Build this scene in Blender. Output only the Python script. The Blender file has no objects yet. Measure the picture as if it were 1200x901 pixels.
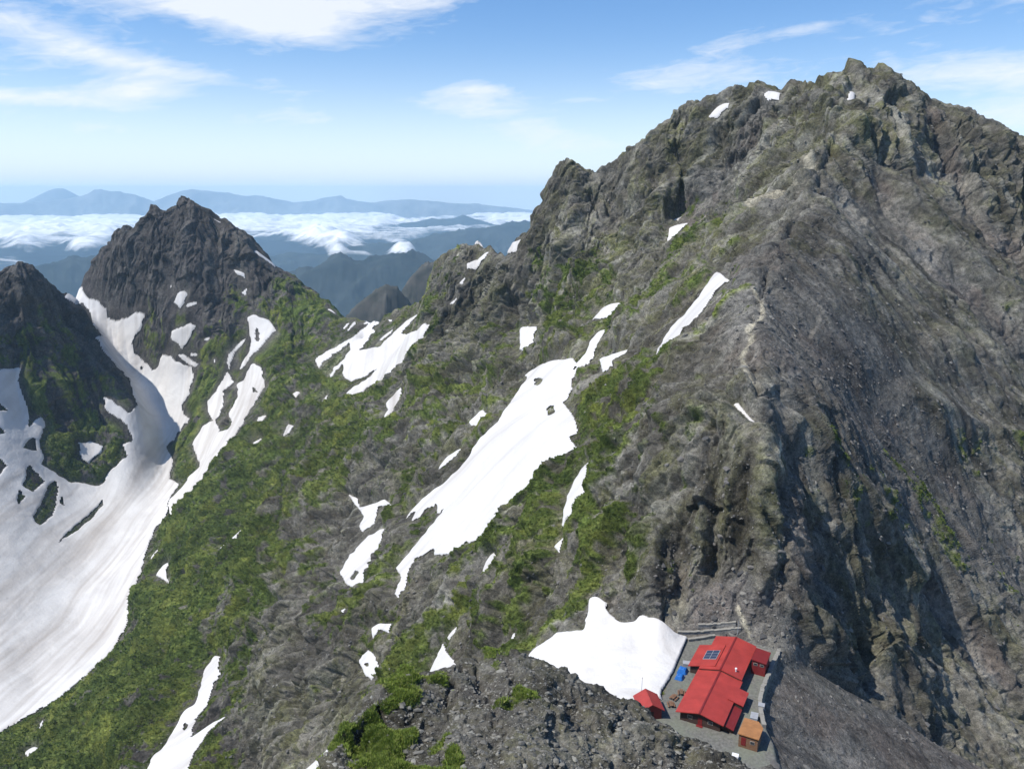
import bpy, bmesh, math, random
from mathutils import Vector
HAZE = 3.4e-5
import numpy as np
from concurrent.futures import ThreadPoolExecutor
random.seed(4); rng = np.random.default_rng(4)
R = math.radians
sc = bpy.context.scene
COL = sc.collection
F32 = np.float32

# ------------------------------------------------------------------ camera geometry
FPX, CU, CV, HV = 934.0, 600.0, 450.5, 228.0
PITCH = math.atan((CV - HV) / FPX); CP, SP = math.cos(PITCH), math.sin(PITCH)
def ray(u, v):
    x = (np.asarray(u, float) - CU) / FPX; y = (CV - np.asarray(v, float)) / FPX
    dy = CP + y * SP; dz = -SP + y * CP
    return np.arctan2(x, dy), dz / np.hypot(x, dy)          # azimuth, tangent of elevation
def project(x, y, z):
    d = y * CP - z * SP; d = np.where(np.abs(d) < 1e-6, 1e-6, d)
    return CU + FPX * x / d, CV - FPX * (y * SP + z * CP) / d
cam = bpy.data.cameras.new('camera'); camo = bpy.data.objects.new('camera', cam); COL.objects.link(camo)
camo.rotation_euler = (math.pi / 2 - PITCH, 0, 0)
cam.sensor_width = 36; cam.lens = 36 * FPX / 1200; cam.clip_start = 0.5; cam.clip_end = 300000
sc.camera = camo

# ------------------------------------------------------------------ noise
POOL = ThreadPoolExecutor(4)
def chunks(fn, *arrs):
    sh = arrs[0].shape; fl = [a.ravel() for a in arrs]; n = fl[0].size; k = 60000
    parts = list(POOL.map(lambda s: fn(*[a[s:s + k] for a in fl]), range(0, n, k)))
    return np.concatenate(parts).reshape(sh)
def _h(ix, iy, iz, seed):
    h = ix * np.uint32(374761393) + iy * np.uint32(668265263) + iz * np.uint32(2246822519) + np.uint32((seed * 3266489917) & 0xffffffff)
    h ^= h >> np.uint32(15); h *= np.uint32(2654435761); h ^= h >> np.uint32(13); h *= np.uint32(1274126177); h ^= h >> np.uint32(16)
    return h
def _perlin(x, y, z, seed):
    xf = np.floor(x); yf = np.floor(y); zf = np.floor(z)
    X = (x - xf).astype(F32); Y = (y - yf).astype(F32); Z = (z - zf).astype(F32)
    ix = xf.astype(np.int64).astype(np.uint32); iy = yf.astype(np.int64).astype(np.uint32); iz = zf.astype(np.int64).astype(np.uint32)
    fx = X * X * X * (X * (X * 6 - 15) + 10); fy = Y * Y * Y * (Y * (Y * 6 - 15) + 10); fz = Z * Z * Z * (Z * (Z * 6 - 15) + 10)
    out = np.zeros_like(X)
    for dx in (0, 1):
        wx = fx if dx else 1 - fx
        for dy in (0, 1):
            wy = wx * (fy if dy else 1 - fy)
            for dz in (0, 1):
                h = _h(ix + np.uint32(dx), iy + np.uint32(dy), iz + np.uint32(dz), seed)
                g = ((h & np.uint32(1023)).astype(F32) / 511.5 - 1) * (X - dx) + (((h >> np.uint32(10)) & np.uint32(1023)).astype(F32) / 511.5 - 1) * (Y - dy) \
                    + (((h >> np.uint32(20)) & np.uint32(1023)).astype(F32) / 511.5 - 1) * (Z - dz)
                out += g * wy * (fz if dz else 1 - fz)
    return out * 1.35
def perlin(x, y, z, s, seed):
    return chunks(lambda a, b, c: _perlin(a / s, b / s, c / s, seed), x, y, z)
def ridge(x, y, z, s, seed):                                 # sharp crests, mean about 0
    return 1 - 2 * np.abs(perlin(x, y, z, s, seed)) ** 0.8 * 1.25
def _facet(x, y, z, seed):                                   # blocky rock: every cell a tilted facet
    xf = np.floor(x); yf = np.floor(y); zf = np.floor(z)
    best = np.full(x.shape, 9, F32); val = np.zeros(x.shape, F32)
    for dx in (-1, 0, 1):
        for dy in (-1, 0, 1):
            for dz in (-1, 0, 1):
                cx = xf + dx; cy = yf + dy; cz = zf + dz
                ix = cx.astype(np.int64).astype(np.uint32); iy = cy.astype(np.int64).astype(np.uint32); iz = cz.astype(np.int64).astype(np.uint32)
                h = _h(ix, iy, iz, seed); h2 = _h(ix, iy, iz, seed + 77)
                px = (cx - x + (h & np.uint32(1023)) / 1023.0).astype(F32); py = (cy - y + ((h >> np.uint32(10)) & np.uint32(1023)) / 1023.0).astype(F32)
                pz = (cz - z + ((h >> np.uint32(20)) & np.uint32(1023)) / 1023.0).astype(F32)
                d = px * px + py * py + pz * pz
                v = px * ((h2 & np.uint32(255)) / 127.5 - 1).astype(F32) + py * (((h2 >> np.uint32(8)) & np.uint32(255)) / 127.5 - 1).astype(F32) \
                    + pz * (((h2 >> np.uint32(16)) & np.uint32(255)) / 127.5 - 1).astype(F32) + ((h2 >> np.uint32(24)) / 255.0 - 0.5).astype(F32) * 0.9
                m = d < best
                best = np.where(m, d, best); val = np.where(m, v, val)
    return val
def facet(x, y, z, s, seed):
    return chunks(lambda a, b, c: _facet(a / s, b / s, c / s, seed), x, y, z)

# ------------------------------------------------------------------ shape of the mountain: surveyed points (u, v, horizontal distance)
PTS = []; SKY_ = []; PTS_SKY = []
def P(*t): PTS.extend(t)
def line(pts, step=9, back=None):
    out = []
    for (a, b) in zip(pts[:-1], pts[1:]):
        n = max(1, int(math.hypot(b[0] - a[0], b[1] - a[1]) / step))
        for k in range(n):
            t = k / n; out.append((a[0] + (b[0] - a[0]) * t, a[1] + (b[1] - a[1]) * t, a[2] * (b[2] / a[2]) ** t))
    out.append(pts[-1]); PTS.extend(out)
    if back and pts[0][2] > 300: PTS_SKY.extend(out)
    if back:
        for i, (u, v, r) in enumerate(out):
            for (k, dv, dr) in back:
                if i % k == 0: PTS.append((u, v + dv, r * dr))
BK = [(2, 45, 1.05), (3, 150, 1.18), (4, 260, 1.55)]
# skyline of the main peak, from right to left, then the hanging saddle ridge
line([(1500,235,620),(1330,200,640),(1260,172,660),(1200,158,680),(1182,150,690),(1165,140,700),(1130,125,690),(1105,120,690),(1080,112,685),(1060,112,680),
      (1045,100,670),(1035,95,665),(1022,96,662),(1012,101,660),(1003,91,655),(990,82,650),(975,91,650),(955,99,655),(935,98,660),(915,98,665),(890,91,668),
      (870,96,670),(850,107,675),(820,118,685),(790,131,690),(775,142,695),(745,168,705),(720,183,715),(700,196,720),(690,195,725),(675,190,725),(658,190,730),
      (648,206,738),(638,228,745),(625,244,760),(612,264,790),(602,282,840),(590,288,890),(575,280,915),(560,276,930),(545,280,950),(530,290,970),(520,305,990),(512,322,1020),
      (500,345,1080),(480,362,1150),(450,368,1230),(420,371,1330),(405,373,1380)], back=BK)
# twin left peaks
line([(405,375,1380),(395,359,1400),(375,343,1430),(350,325,1450),(330,309,1470),(318,297,1475),(310,290,1480),(295,274,1490),(280,264,1495),(262,252,1500),
      (248,244,1505),(235,234,1512),(222,227,1525),(213,226,1532),(204,233,1540),(196,246,1550),(188,246,1557),(178,240,1565),(170,250,1578),(158,262,1592),(142,265,1612),(130,278,1625),
      (120,291,1638),(105,306,1655),(95,318,1665),(86,337,1672)], back=BK)
line([(84,338,1500),(70,334,1460),(50,318,1420),(40,310,1400),(25,306,1390),(12,307,1390),(0,316,1390),(-30,330,1400),(-70,360,1420),(-200,380,1450)], back=[(2,30,1.04),(3,110,1.15),(4,200,1.4)])
line([(84,338,1500),(97,365,1450),(120,410,1410),(140,440,1380),(157,470,1340),(150,500,1305),(135,530,1275),(112,562,1240),(84,560,1235),(50,535,1245)], 14)
line([(92,345,1640),(112,368,1600),(135,400,1560),(165,420,1520),(186,450,1475),(190,485,1420),(190,520,1345),(180,560,1255),(150,600,1165),(100,650,1075),(50,700,985),(0,760,890),(-60,820,820)], 14)
SKY_ += PTS_SKY
P((200,300,1515),(150,320,1578),(190,380,1505),(260,330,1455),(320,350,1410),(220,430,1440),(240,400,1430),(280,420,1380),(360,400,1320),(350,440,1220),(300,460,1235),
  (280,500,1170),(250,540,1130),(50,380,1370),(20,450,1320),(80,440,1350),(60,500,1290),(100,500,1310),(15,550,1200),(10,620,1100),(60,610,1140),(-80,500,1270),(-80,650,1050),(230,280,1475),(130,360,1592),
  (90,730,930),(40,800,820),(120,700,960))
# crest of the main peak coming towards the hut
line([(990,80,650),(985,120,600),(975,170,545),(960,200,510),(945,250,455),(915,285,400),(890,320,352),(885,345,330),(882,380,302),(884,420,278),(882,450,262),(882,500,244),
      (882,550,231),(885,600,223),(874,650,218),(864,700,213),(855,738,202)], 14)
TAB = {150:[(800,680),(850,655),(900,635),(940,600)],
 200:[(720,712),(760,700),(800,672),(870,622),(930,550),(1020,565),(1100,620),(1200,662)],
 250:[(650,730),(720,690),(800,640),(870,560),(920,478),(980,480),(1100,570),(1200,625)],
 300:[(615,780),(650,705),(720,640),(800,560),(860,440),(960,405),(1000,435),(1100,520),(1200,590),(560,925),(535,975)],
 350:[(520,1010),(570,875),(620,735),(680,620),(740,540),(800,440),(850,362),(920,335),(1000,390),(1100,478),(1200,550)],
 400:[(430,1240),(480,1040),(540,845),(600,680),(660,565),(720,478),(780,390),(840,315),(930,308),(1000,352),(1100,440),(1200,512)],
 450:[(380,1150),(440,985),(500,815),(560,675),(620,555),(680,455),(740,372),(800,303),(850,270),(930,282),(1000,325),(1100,408),(1200,482)],
 500:[(350,990),(400,850),(460,700),(520,570),(580,467),(640,388),(700,327),(760,284),(830,250),(930,260),(1000,300),(1100,380),(1200,450)],
 550:[(300,970),(350,835),(400,715),(460,590),(520,485),(580,402),(640,340),(700,293),(760,259),(830,236),(930,248),(1000,286),(1100,362),(1200,427)],
 600:[(215,1075),(260,940),(300,825),(350,705),(400,605),(460,502),(520,418),(580,352),(640,302),(700,263),(770,237),(830,227),(930,237),(1000,273),(1100,343),(1200,404)],
 650:[(178,985),(220,865),(260,770),(300,682),(350,588),(400,512),(460,432),(520,366),(580,313),(640,271),(700,241),(770,220),(930,224),(1000,262),(1100,326),(1200,385)],
 700:[(158,905),(200,795),(250,682),(300,587),(350,511),(400,446),(460,381),(520,329),(580,286),(640,250),(740,218),(800,214),(830,213),(905,214),(950,234),(1000,260),(1100,314),(1200,366)],
 750:[(135,845),(180,745),(230,642),(300,521),(350,456),(400,401),(460,346),(520,301),(580,263),(630,233),(800,201),(830,200.5),(910,204),(950,222),(1000,252),(1100,300),(1200,348)],
 800:[(72,790),(130,692),(200,591),(260,516),(320,446),(380,386),(440,336),(500,291),(560,254),(1000,240),(1040,246),(1100,282),(1200,328)],
 850:[(12,730),(80,650),(150,571),(220,501),(300,426),(360,371),(415,322),(950,196),(1000,212),(1050,222),(1100,262),(1200,306)],
 900:[(-40,680),(0,640),(80,566),(160,496),(240,426),(320,366),(360,338),(960,182),(1000,194),(1060,204),(1100,242),(1200,284)],
 980:[(-60,560),(0,520),(100,450),(200,390),(300,335),(960,140),(1000,149),(1100,182),(1200,240)],
 1100:[(-100,380),(0,340),(100,290),(200,250),(300,210),(1000,120),(1100,140),(1250,170)]}
for v, row in TAB.items():
    for (u, r) in row:
        P((u, v, r))
        if u == 1200: P((1300, v, r * 1.1), (1450, v, r * 1.2))
        if u <= 12 and v > 840: P((u - 120, v, r * 1.18))
# near knoll the camera looks over
line([(350,935,92),(362,912,95),(380,890,98),(400,865,102),(425,824,107),(440,814,110),(480,801,114),(520,786,118),(555,770,122),(575,767,124),(600,768,125),(640,778,124),(680,797,122),
      (720,817,120),(760,838,118),(800,860,116),(840,881,114),(880,901,112),(905,916,110),(950,940,106),(1000,980,100)], 9, back=[(2,30,1.06),(3,80,1.2)])
P((600,830,104),(600,900,88),(480,850,101),(480,900,90),(720,860,106),(720,900,97),(800,900,104),(425,890,97),(520,830,107),(560,800,114),(660,830,110),
  (430,925,190),(430,905,240),(500,850,215),(560,845,180),(560,825,215))
# hut terrace, level at 120 m below the eye
GZ = -120.0
for (x, y) in [(30,164),(36,160),(44,152),(52,149),(56,152),(34,172),(40,180),(46,190),(56,197),(64,192),(60,180),(56,170),(50,175),(48,165),(42,170),(52,186),(44,160)]:
    u, v = project(x, y, GZ); PTS.append((float(u), float(v), math.hypot(x, y)))
for (x, y, z) in [(20,190,-124),(10,200,-128),(28,185,-122),(36,200,-121),(28,215,-121),(16,210,-126),(5,180,-128),(15,165,-124),(25,155,-121),(35,145,-117),
                  (46,138,-115),(66,170,-134),(72,180,-137),(62,158,-131),(60,147,-128),(72,165,-141),(80,185,-140),(56,140,-120)]:
    u, v = project(x, y, z); PTS.append((float(u), float(v), math.hypot(x, y)))
A_, T_, L_ = [], [], []
for (u, v, r) in PTS:
    a, t = ray(u, v); A_.append(float(a)); T_.append(float(t)); L_.append(math.log(r))
for a in np.linspace(-0.85, 0.85, 18):                       # ground by the viewer's feet and beyond the ridges
    for (r, t) in ((1.3, -0.95), (4, -0.95), (12, -1.0), (30, -1.02), (62, -1.02)):
        A_.append(a); T_.append(t - (0.1 if (r > 20 and abs(a + 0.05) > 0.35) else 0)); L_.append(math.log(r))
    for (r, t) in ((2100, -0.42), (2800, -0.5)):
        A_.append(a); T_.append(t); L_.append(math.log(r))
    if a > 0.05:
        for (r, t) in ((1050, -0.45), (1500, -0.45)): A_.append(a); T_.append(t); L_.append(math.log(r))
A_ = np.array(A_); T_ = np.array(T_); L_ = np.array(L_)
YS = 0.42
def kern(a, l, A, L): return np.sqrt((a[:, None] - A[None]) ** 2 + ((l[:, None] - L[None]) * YS) ** 2 + 0.002 ** 2)
N = len(A_)
M = np.zeros((N + 3, N + 3)); M[:N, :N] = kern(A_, L_, A_, L_); M[:N, :N] += -np.eye(N) * 0.0006
PX = np.stack([np.ones(N), A_, L_], 1); M[:N, N:] = PX; M[N:, :N] = PX.T
sol = np.linalg.lstsq(M, np.concatenate([T_, np.zeros(3)]), rcond=None)[0] if False else np.linalg.solve(M, np.concatenate([T_, np.zeros(3)]))
def evalT(a, l):
    out = chunks(lambda p, q: kern(p, q, A_, L_) @ sol[:N] + sol[N] + sol[N + 1] * p + sol[N + 2] * q, a, l)
    return out
AMAX, NA, NR = 0.74, 1280, 1560
LMIN, LMAX = math.log(1.5), math.log(2700)
ca = np.linspace(-AMAX, AMAX, 330); cl = np.concatenate([np.linspace(LMIN, math.log(70), 30)[:-1], np.linspace(math.log(70), LMAX, 620)])
_ev = lambda p, q: kern(p, q, A_, L_) @ sol[:N] + sol[N] + sol[N + 1] * p + sol[N + 2] * q
ga, gl = np.meshgrid(ca, cl, indexing='ij')
fa, fl_ = ga.ravel(), gl.ravel()
CT = np.concatenate(list(POOL.map(lambda s: _ev(fa[s:s + 3000], fl_[s:s + 3000]), range(0, fa.size, 3000)))).reshape(ga.shape)
def blur(A, n, ax):
    if n < 1: return A
    k = 2 * n + 1; pad = [(0, 0), (0, 0)]; pad[ax] = (n + 1, n)
    c = np.cumsum(np.pad(A, pad, mode='edge').astype(np.float64), axis=ax)
    hi = [slice(None)] * 2; lo = [slice(None)] * 2; hi[ax] = slice(k, None); lo[ax] = slice(None, -k)
    return ((c[tuple(hi)] - c[tuple(lo)]) / k).astype(A.dtype)
# radial sampling: dense where the surface faces the eye
rm = np.maximum.accumulate(CT, axis=1)
w = np.diff(rm, axis=1, prepend=rm[:, :1]); w = np.maximum(w, 0); w[:, cl < math.log(75)] = 0
dl = np.diff(cl, prepend=cl[0] - (cl[1] - cl[0]))
dens = np.minimum(w / dl[None], 3.0) + 0.10 * np.abs(np.gradient(CT, axis=1)) / dl[None] + 0.11
dens[:, cl < math.log(60)] = 0.03
dens = blur(blur(dens, 8, 0), 3, 1); dens = blur(dens, 8, 0)
cum = np.cumsum(dens * dl[None], axis=1); cum = (cum - cum[:, :1]) / (cum[:, -1:] - cum[:, :1])
az = np.linspace(-AMAX, AMAX, NA); s = np.linspace(0, 1, NR)
LRc = np.stack([np.interp(s, cum[i], cl) for i in range(len(ca))]); Tc = np.stack([np.interp(LRc[i], cl, CT[i]) for i in range(len(ca))])
fi = np.interp(az, ca, np.arange(len(ca))); i0 = np.minimum(fi.astype(int), len(ca) - 2); ft = (fi - i0)[:, None]
LR = LRc[i0] * (1 - ft) + LRc[i0 + 1] * ft
def sampleT(i_az, lr):                                        # bilinear in the even table
    ti = np.interp(lr, cl, np.arange(len(cl))); j = np.minimum(ti.astype(int), len(cl) - 2); tt = ti - j
    return (CT[i0[:, None], j] * (1 - tt) + CT[i0[:, None], j + 1] * tt) * (1 - ft) + (CT[i0[:, None] + 1, j] * (1 - tt) + CT[i0[:, None] + 1, j + 1] * tt) * ft
T = sampleT(i0, LR); RR = np.exp(LR)
AZ = np.broadcast_to(az[:, None], RR.shape)
X = RR * np.sin(AZ); Y = RR * np.cos(AZ); Z = RR * T

# ------------------------------------------------------------------ terrace: flatten
def in_poly(px, py, poly):
    poly = np.asarray(poly, float); ins = np.zeros(px.shape, bool); n = len(poly)
    for i in range(n):
        x1, y1 = poly[i]; x2, y2 = poly[(i + 1) % n]
        if y1 == y2: continue
        c = ((y1 > py) != (y2 > py)) & (px < (x2 - x1) * (py - y1) / (y2 - y1) + x1)
        ins ^= c
    return ins
def poly_dist(px, py, poly, closed=True):
    poly = np.asarray(poly, float); d = np.full(px.shape, 1e9); n = len(poly)
    for i in range(n if closed else n - 1):
        a = poly[i]; b = poly[(i + 1) % n]; ab = b - a; L2 = (ab ** 2).sum() + 1e-9
        t = np.clip(((px - a[0]) * ab[0] + (py - a[1]) * ab[1]) / L2, 0, 1)
        d = np.minimum(d, np.hypot(px - a[0] - t * ab[0], py - a[1] - t * ab[1]))
    return d
TERR = [(28,163),(29,170.3),(36.8,171),(48.6,198),(57,199),(68,195),(72,192.5),(70.6,190),(68.8,186.5),(67,183.2),(65,179.8),(62.6,175.6),(60.6,171),(59.2,166),(58.5,161),(58.6,156),(57,150),(52,147.5),(44,150),(36,158)]
near = (RR > 138) & (RR < 262) & (AZ > 0.05) & (AZ < 0.62)
dT = np.full(RR.shape, 99.0); dT[near] = poly_dist(X[near], Y[near], TERR); inT = np.zeros(RR.shape, bool); inT[near] = in_poly(X[near], Y[near], TERR)
dT = np.where(inT, -dT, dT)
side = np.clip((X - 56) / 4, 0, 1) * np.clip((193 - Y) / 4, 0, 1)                            # on the outer side the retaining wall drops at once
k = np.clip(dT / (8 * (1 - side) + 1.2 * side), 0, 1); k = k * k * (3 - 2 * k)
Z = np.where(near, GZ * (1 - k) + Z * k, Z)
fanm = (X > 57) & (Y > 80) & (Y < 200) & near
FAN = np.where(fanm, GZ - 1.6 - .60 * np.maximum(dT, 0) + .0, -1e4); dd = FAN - Z
fan = np.where(fanm & (dT > 0), np.clip(dd / 3 + .5, 0, 1), 0); Z = np.where(fanm & (dT > 0), np.where(dd > 1.5, FAN, np.where(dd < -1.5, Z, Z + (dd + 1.5) ** 2 / 6)), Z)
Zb = blur(blur(blur(blur(Z, 6, 0), 6, 1), 6, 0), 6, 1); fw = blur(blur(fanm * np.clip(dT / 4, 0, 1) * np.clip(1.3 - np.abs(dd) / 22, 0, 1), 5, 0), 5, 1); fan = np.maximum(fan, fw * .9); Z = Z * (1 - fw) + Zb * fw
T = Z / RR
U, V = project(X, Y, Z)
rmx = np.maximum.accumulate(np.where(RR > 60, T, -9), axis=1); VIS = (T >= rmx - 2e-4) & (RR > 60)

# ------------------------------------------------------------------ cover: vegetation, scree, rock colour with the left peak's shade painted in (interpolated from surveyed samples)
def idw(samples, msk, p=2.6):
    out = np.zeros(RR.shape, F32); us, vs = U[msk], V[msk]
    S = np.array(samples, float)
    def f(a, b):
        d = ((a[:, None] - S[None, :, 0]) ** 2 + (b[:, None] - S[None, :, 1]) ** 2 + 60) ** (-p / 2)
        return (d @ S[:, 2] / d.sum(1)).astype(F32)
    out[msk] = chunks(f, us, vs); return out
HUMP = RR < 145
VEGF = [(330,440,.75),(360,470,.6),(300,520,.75),(230,570,.95),(200,640,.95),(250,600,.85),(280,640,.75),(200,720,.9),(150,780,.95),(60,860,1),(120,830,.9),(250,700,.6),(220,760,.55),(330,600,.5),
 (100,890,.9),(300,700,.4),(350,560,.55),(400,480,.45),(420,520,.42),(230,500,.85),(40,470,.75),(90,470,.5),(65,430,.4),(120,520,.4),(110,450,.25),(350,380,.5),(400,430,.5),(200,200,0),(200,300,0),(100,330,0),(300,320,.08),
 (260,280,0),(10,340,0),(120,430,.1),(300,360,.3),(240,360,.15),(240,450,.45),(220,520,.9),(280,470,.5),(450,560,.2),(400,640,.12),(420,600,.08),(330,800,.12),(300,860,.15),(340,860,.05),(480,440,.22),(550,400,.15),(600,330,.08),(560,560,.15),(600,660,.3),(580,720,.32),
 (520,700,.15),(640,590,.42),(700,540,.36),(720,480,.42),(750,430,.45),(680,600,.32),(640,640,.36),(700,650,.3),(760,560,.2),(800,600,.12),(860,430,.12),(800,330,.3),(825,260,.26),(760,300,.12),(700,350,.25),
 (620,450,.2),(660,330,.4),(690,250,.03),(640,260,.02),(800,200,.06),(900,150,.03),(930,210,.12),(1000,200,.02),(1100,150,.03),(1200,250,.05),(950,350,.02),(1000,450,0),(900,600,.12),(950,700,.12),(1050,700,.12),(1100,580,.2),(1180,590,.22),
 (1100,320,.14),(1180,850,.14),(1050,800,.12),(870,640,.1),(960,860,0),(900,820,0),(1030,575,.2),(1100,430,.1),(200,860,.6),(350,700,.15),(450,740,.25),(480,800,.25),(370,780,.12),(930,560,.16),(850,560,.1)]
VEGN = [(452,868,.85),(440,892,.75),(455,838,.65),(400,892,.45),(480,882,.25),(495,855,0),(380,885,.3),(430,855,.35),(418,832,.1),(445,818,.15),(470,850,.3),(520,895,.3),(500,900,.35),(510,820,.0),(520,795,.3),(560,778,.3),(580,768,.45),(600,775,.2),(610,812,.5),(600,830,.25),(590,800,.05),(640,800,.05),(640,850,.02),(700,850,.02),(800,870,.1),(560,860,0),(700,800,0),(650,780,.05),(850,890,.1),(560,900,.1),(740,890,.15),(540,790,.0)]
veg = np.where(HUMP, idw(VEGN, HUMP), idw(VEGF, ~HUMP))
SCR = [(960,330,.9),(1000,400,1),(1040,450,1),(950,430,.8),(1000,520,.8),(1080,560,.7),(920,390,.8),(1010,350,.7),(900,300,.5),(990,300,.5),(1120,480,.6),(1150,520,.5),(1180,640,.45),(940,500,.55),(1040,600,.6),(1120,650,.5),
 (950,850,1.2),(930,800,1.2),(1000,890,1.2),(900,850,1.2),(910,900,1.2),(1060,890,.2),(1080,830,0),(1000,770,0),(960,740,0),(850,640,0),(800,560,0),(850,500,.1),(1100,350,.5),(1180,400,.45),(950,250,.45),(1050,300,.5),(1150,450,.6),(1100,400,.55),(1050,700,.3),(1000,620,.45),(1150,600,.5),(960,620,.3),(1180,720,.35),(1000,150,0),(1150,200,.12),(900,170,.1),(820,180,.25),
 (750,240,.5),(700,260,.5),(840,720,1.1),(870,715,.9),(820,740,1.1),(790,720,.2),(700,300,.2),(600,400,0),(500,500,0),(300,500,0),(200,300,0),(600,700,.1),(700,600,0),(400,700,0),(850,780,1),(830,820,1),(1200,800,0),(1200,560,.3),(530,660,.4),(560,650,.4)]
scree = np.where(HUMP, 0, idw(SCR, ~HUMP, 3.2)); scree = np.maximum(scree, fan * 1.2); veg = veg * (1 - fan)
TON_SHADE = [(200,280,1),(100,330,1),(300,320,.9),(20,380,.9),(120,430,1),(200,400,1),(350,360,.8),(400,430,.3),(500,400,.15),(600,300,.25),(700,300,0),(800,250,0),(900,150,.05),(1000,120,.1),(1000,250,.35),(1150,180,.3),(1180,300,.3),(1000,450,.5),(1100,450,.4),(1050,600,.35),
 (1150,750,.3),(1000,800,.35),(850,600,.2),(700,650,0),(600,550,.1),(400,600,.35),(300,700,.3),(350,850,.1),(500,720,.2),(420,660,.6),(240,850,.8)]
tone_shade = np.where(HUMP, 0.36, idw(TON_SHADE, ~HUMP))  # rock's own darkness, plus the shadowed left peak face painted dark

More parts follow.
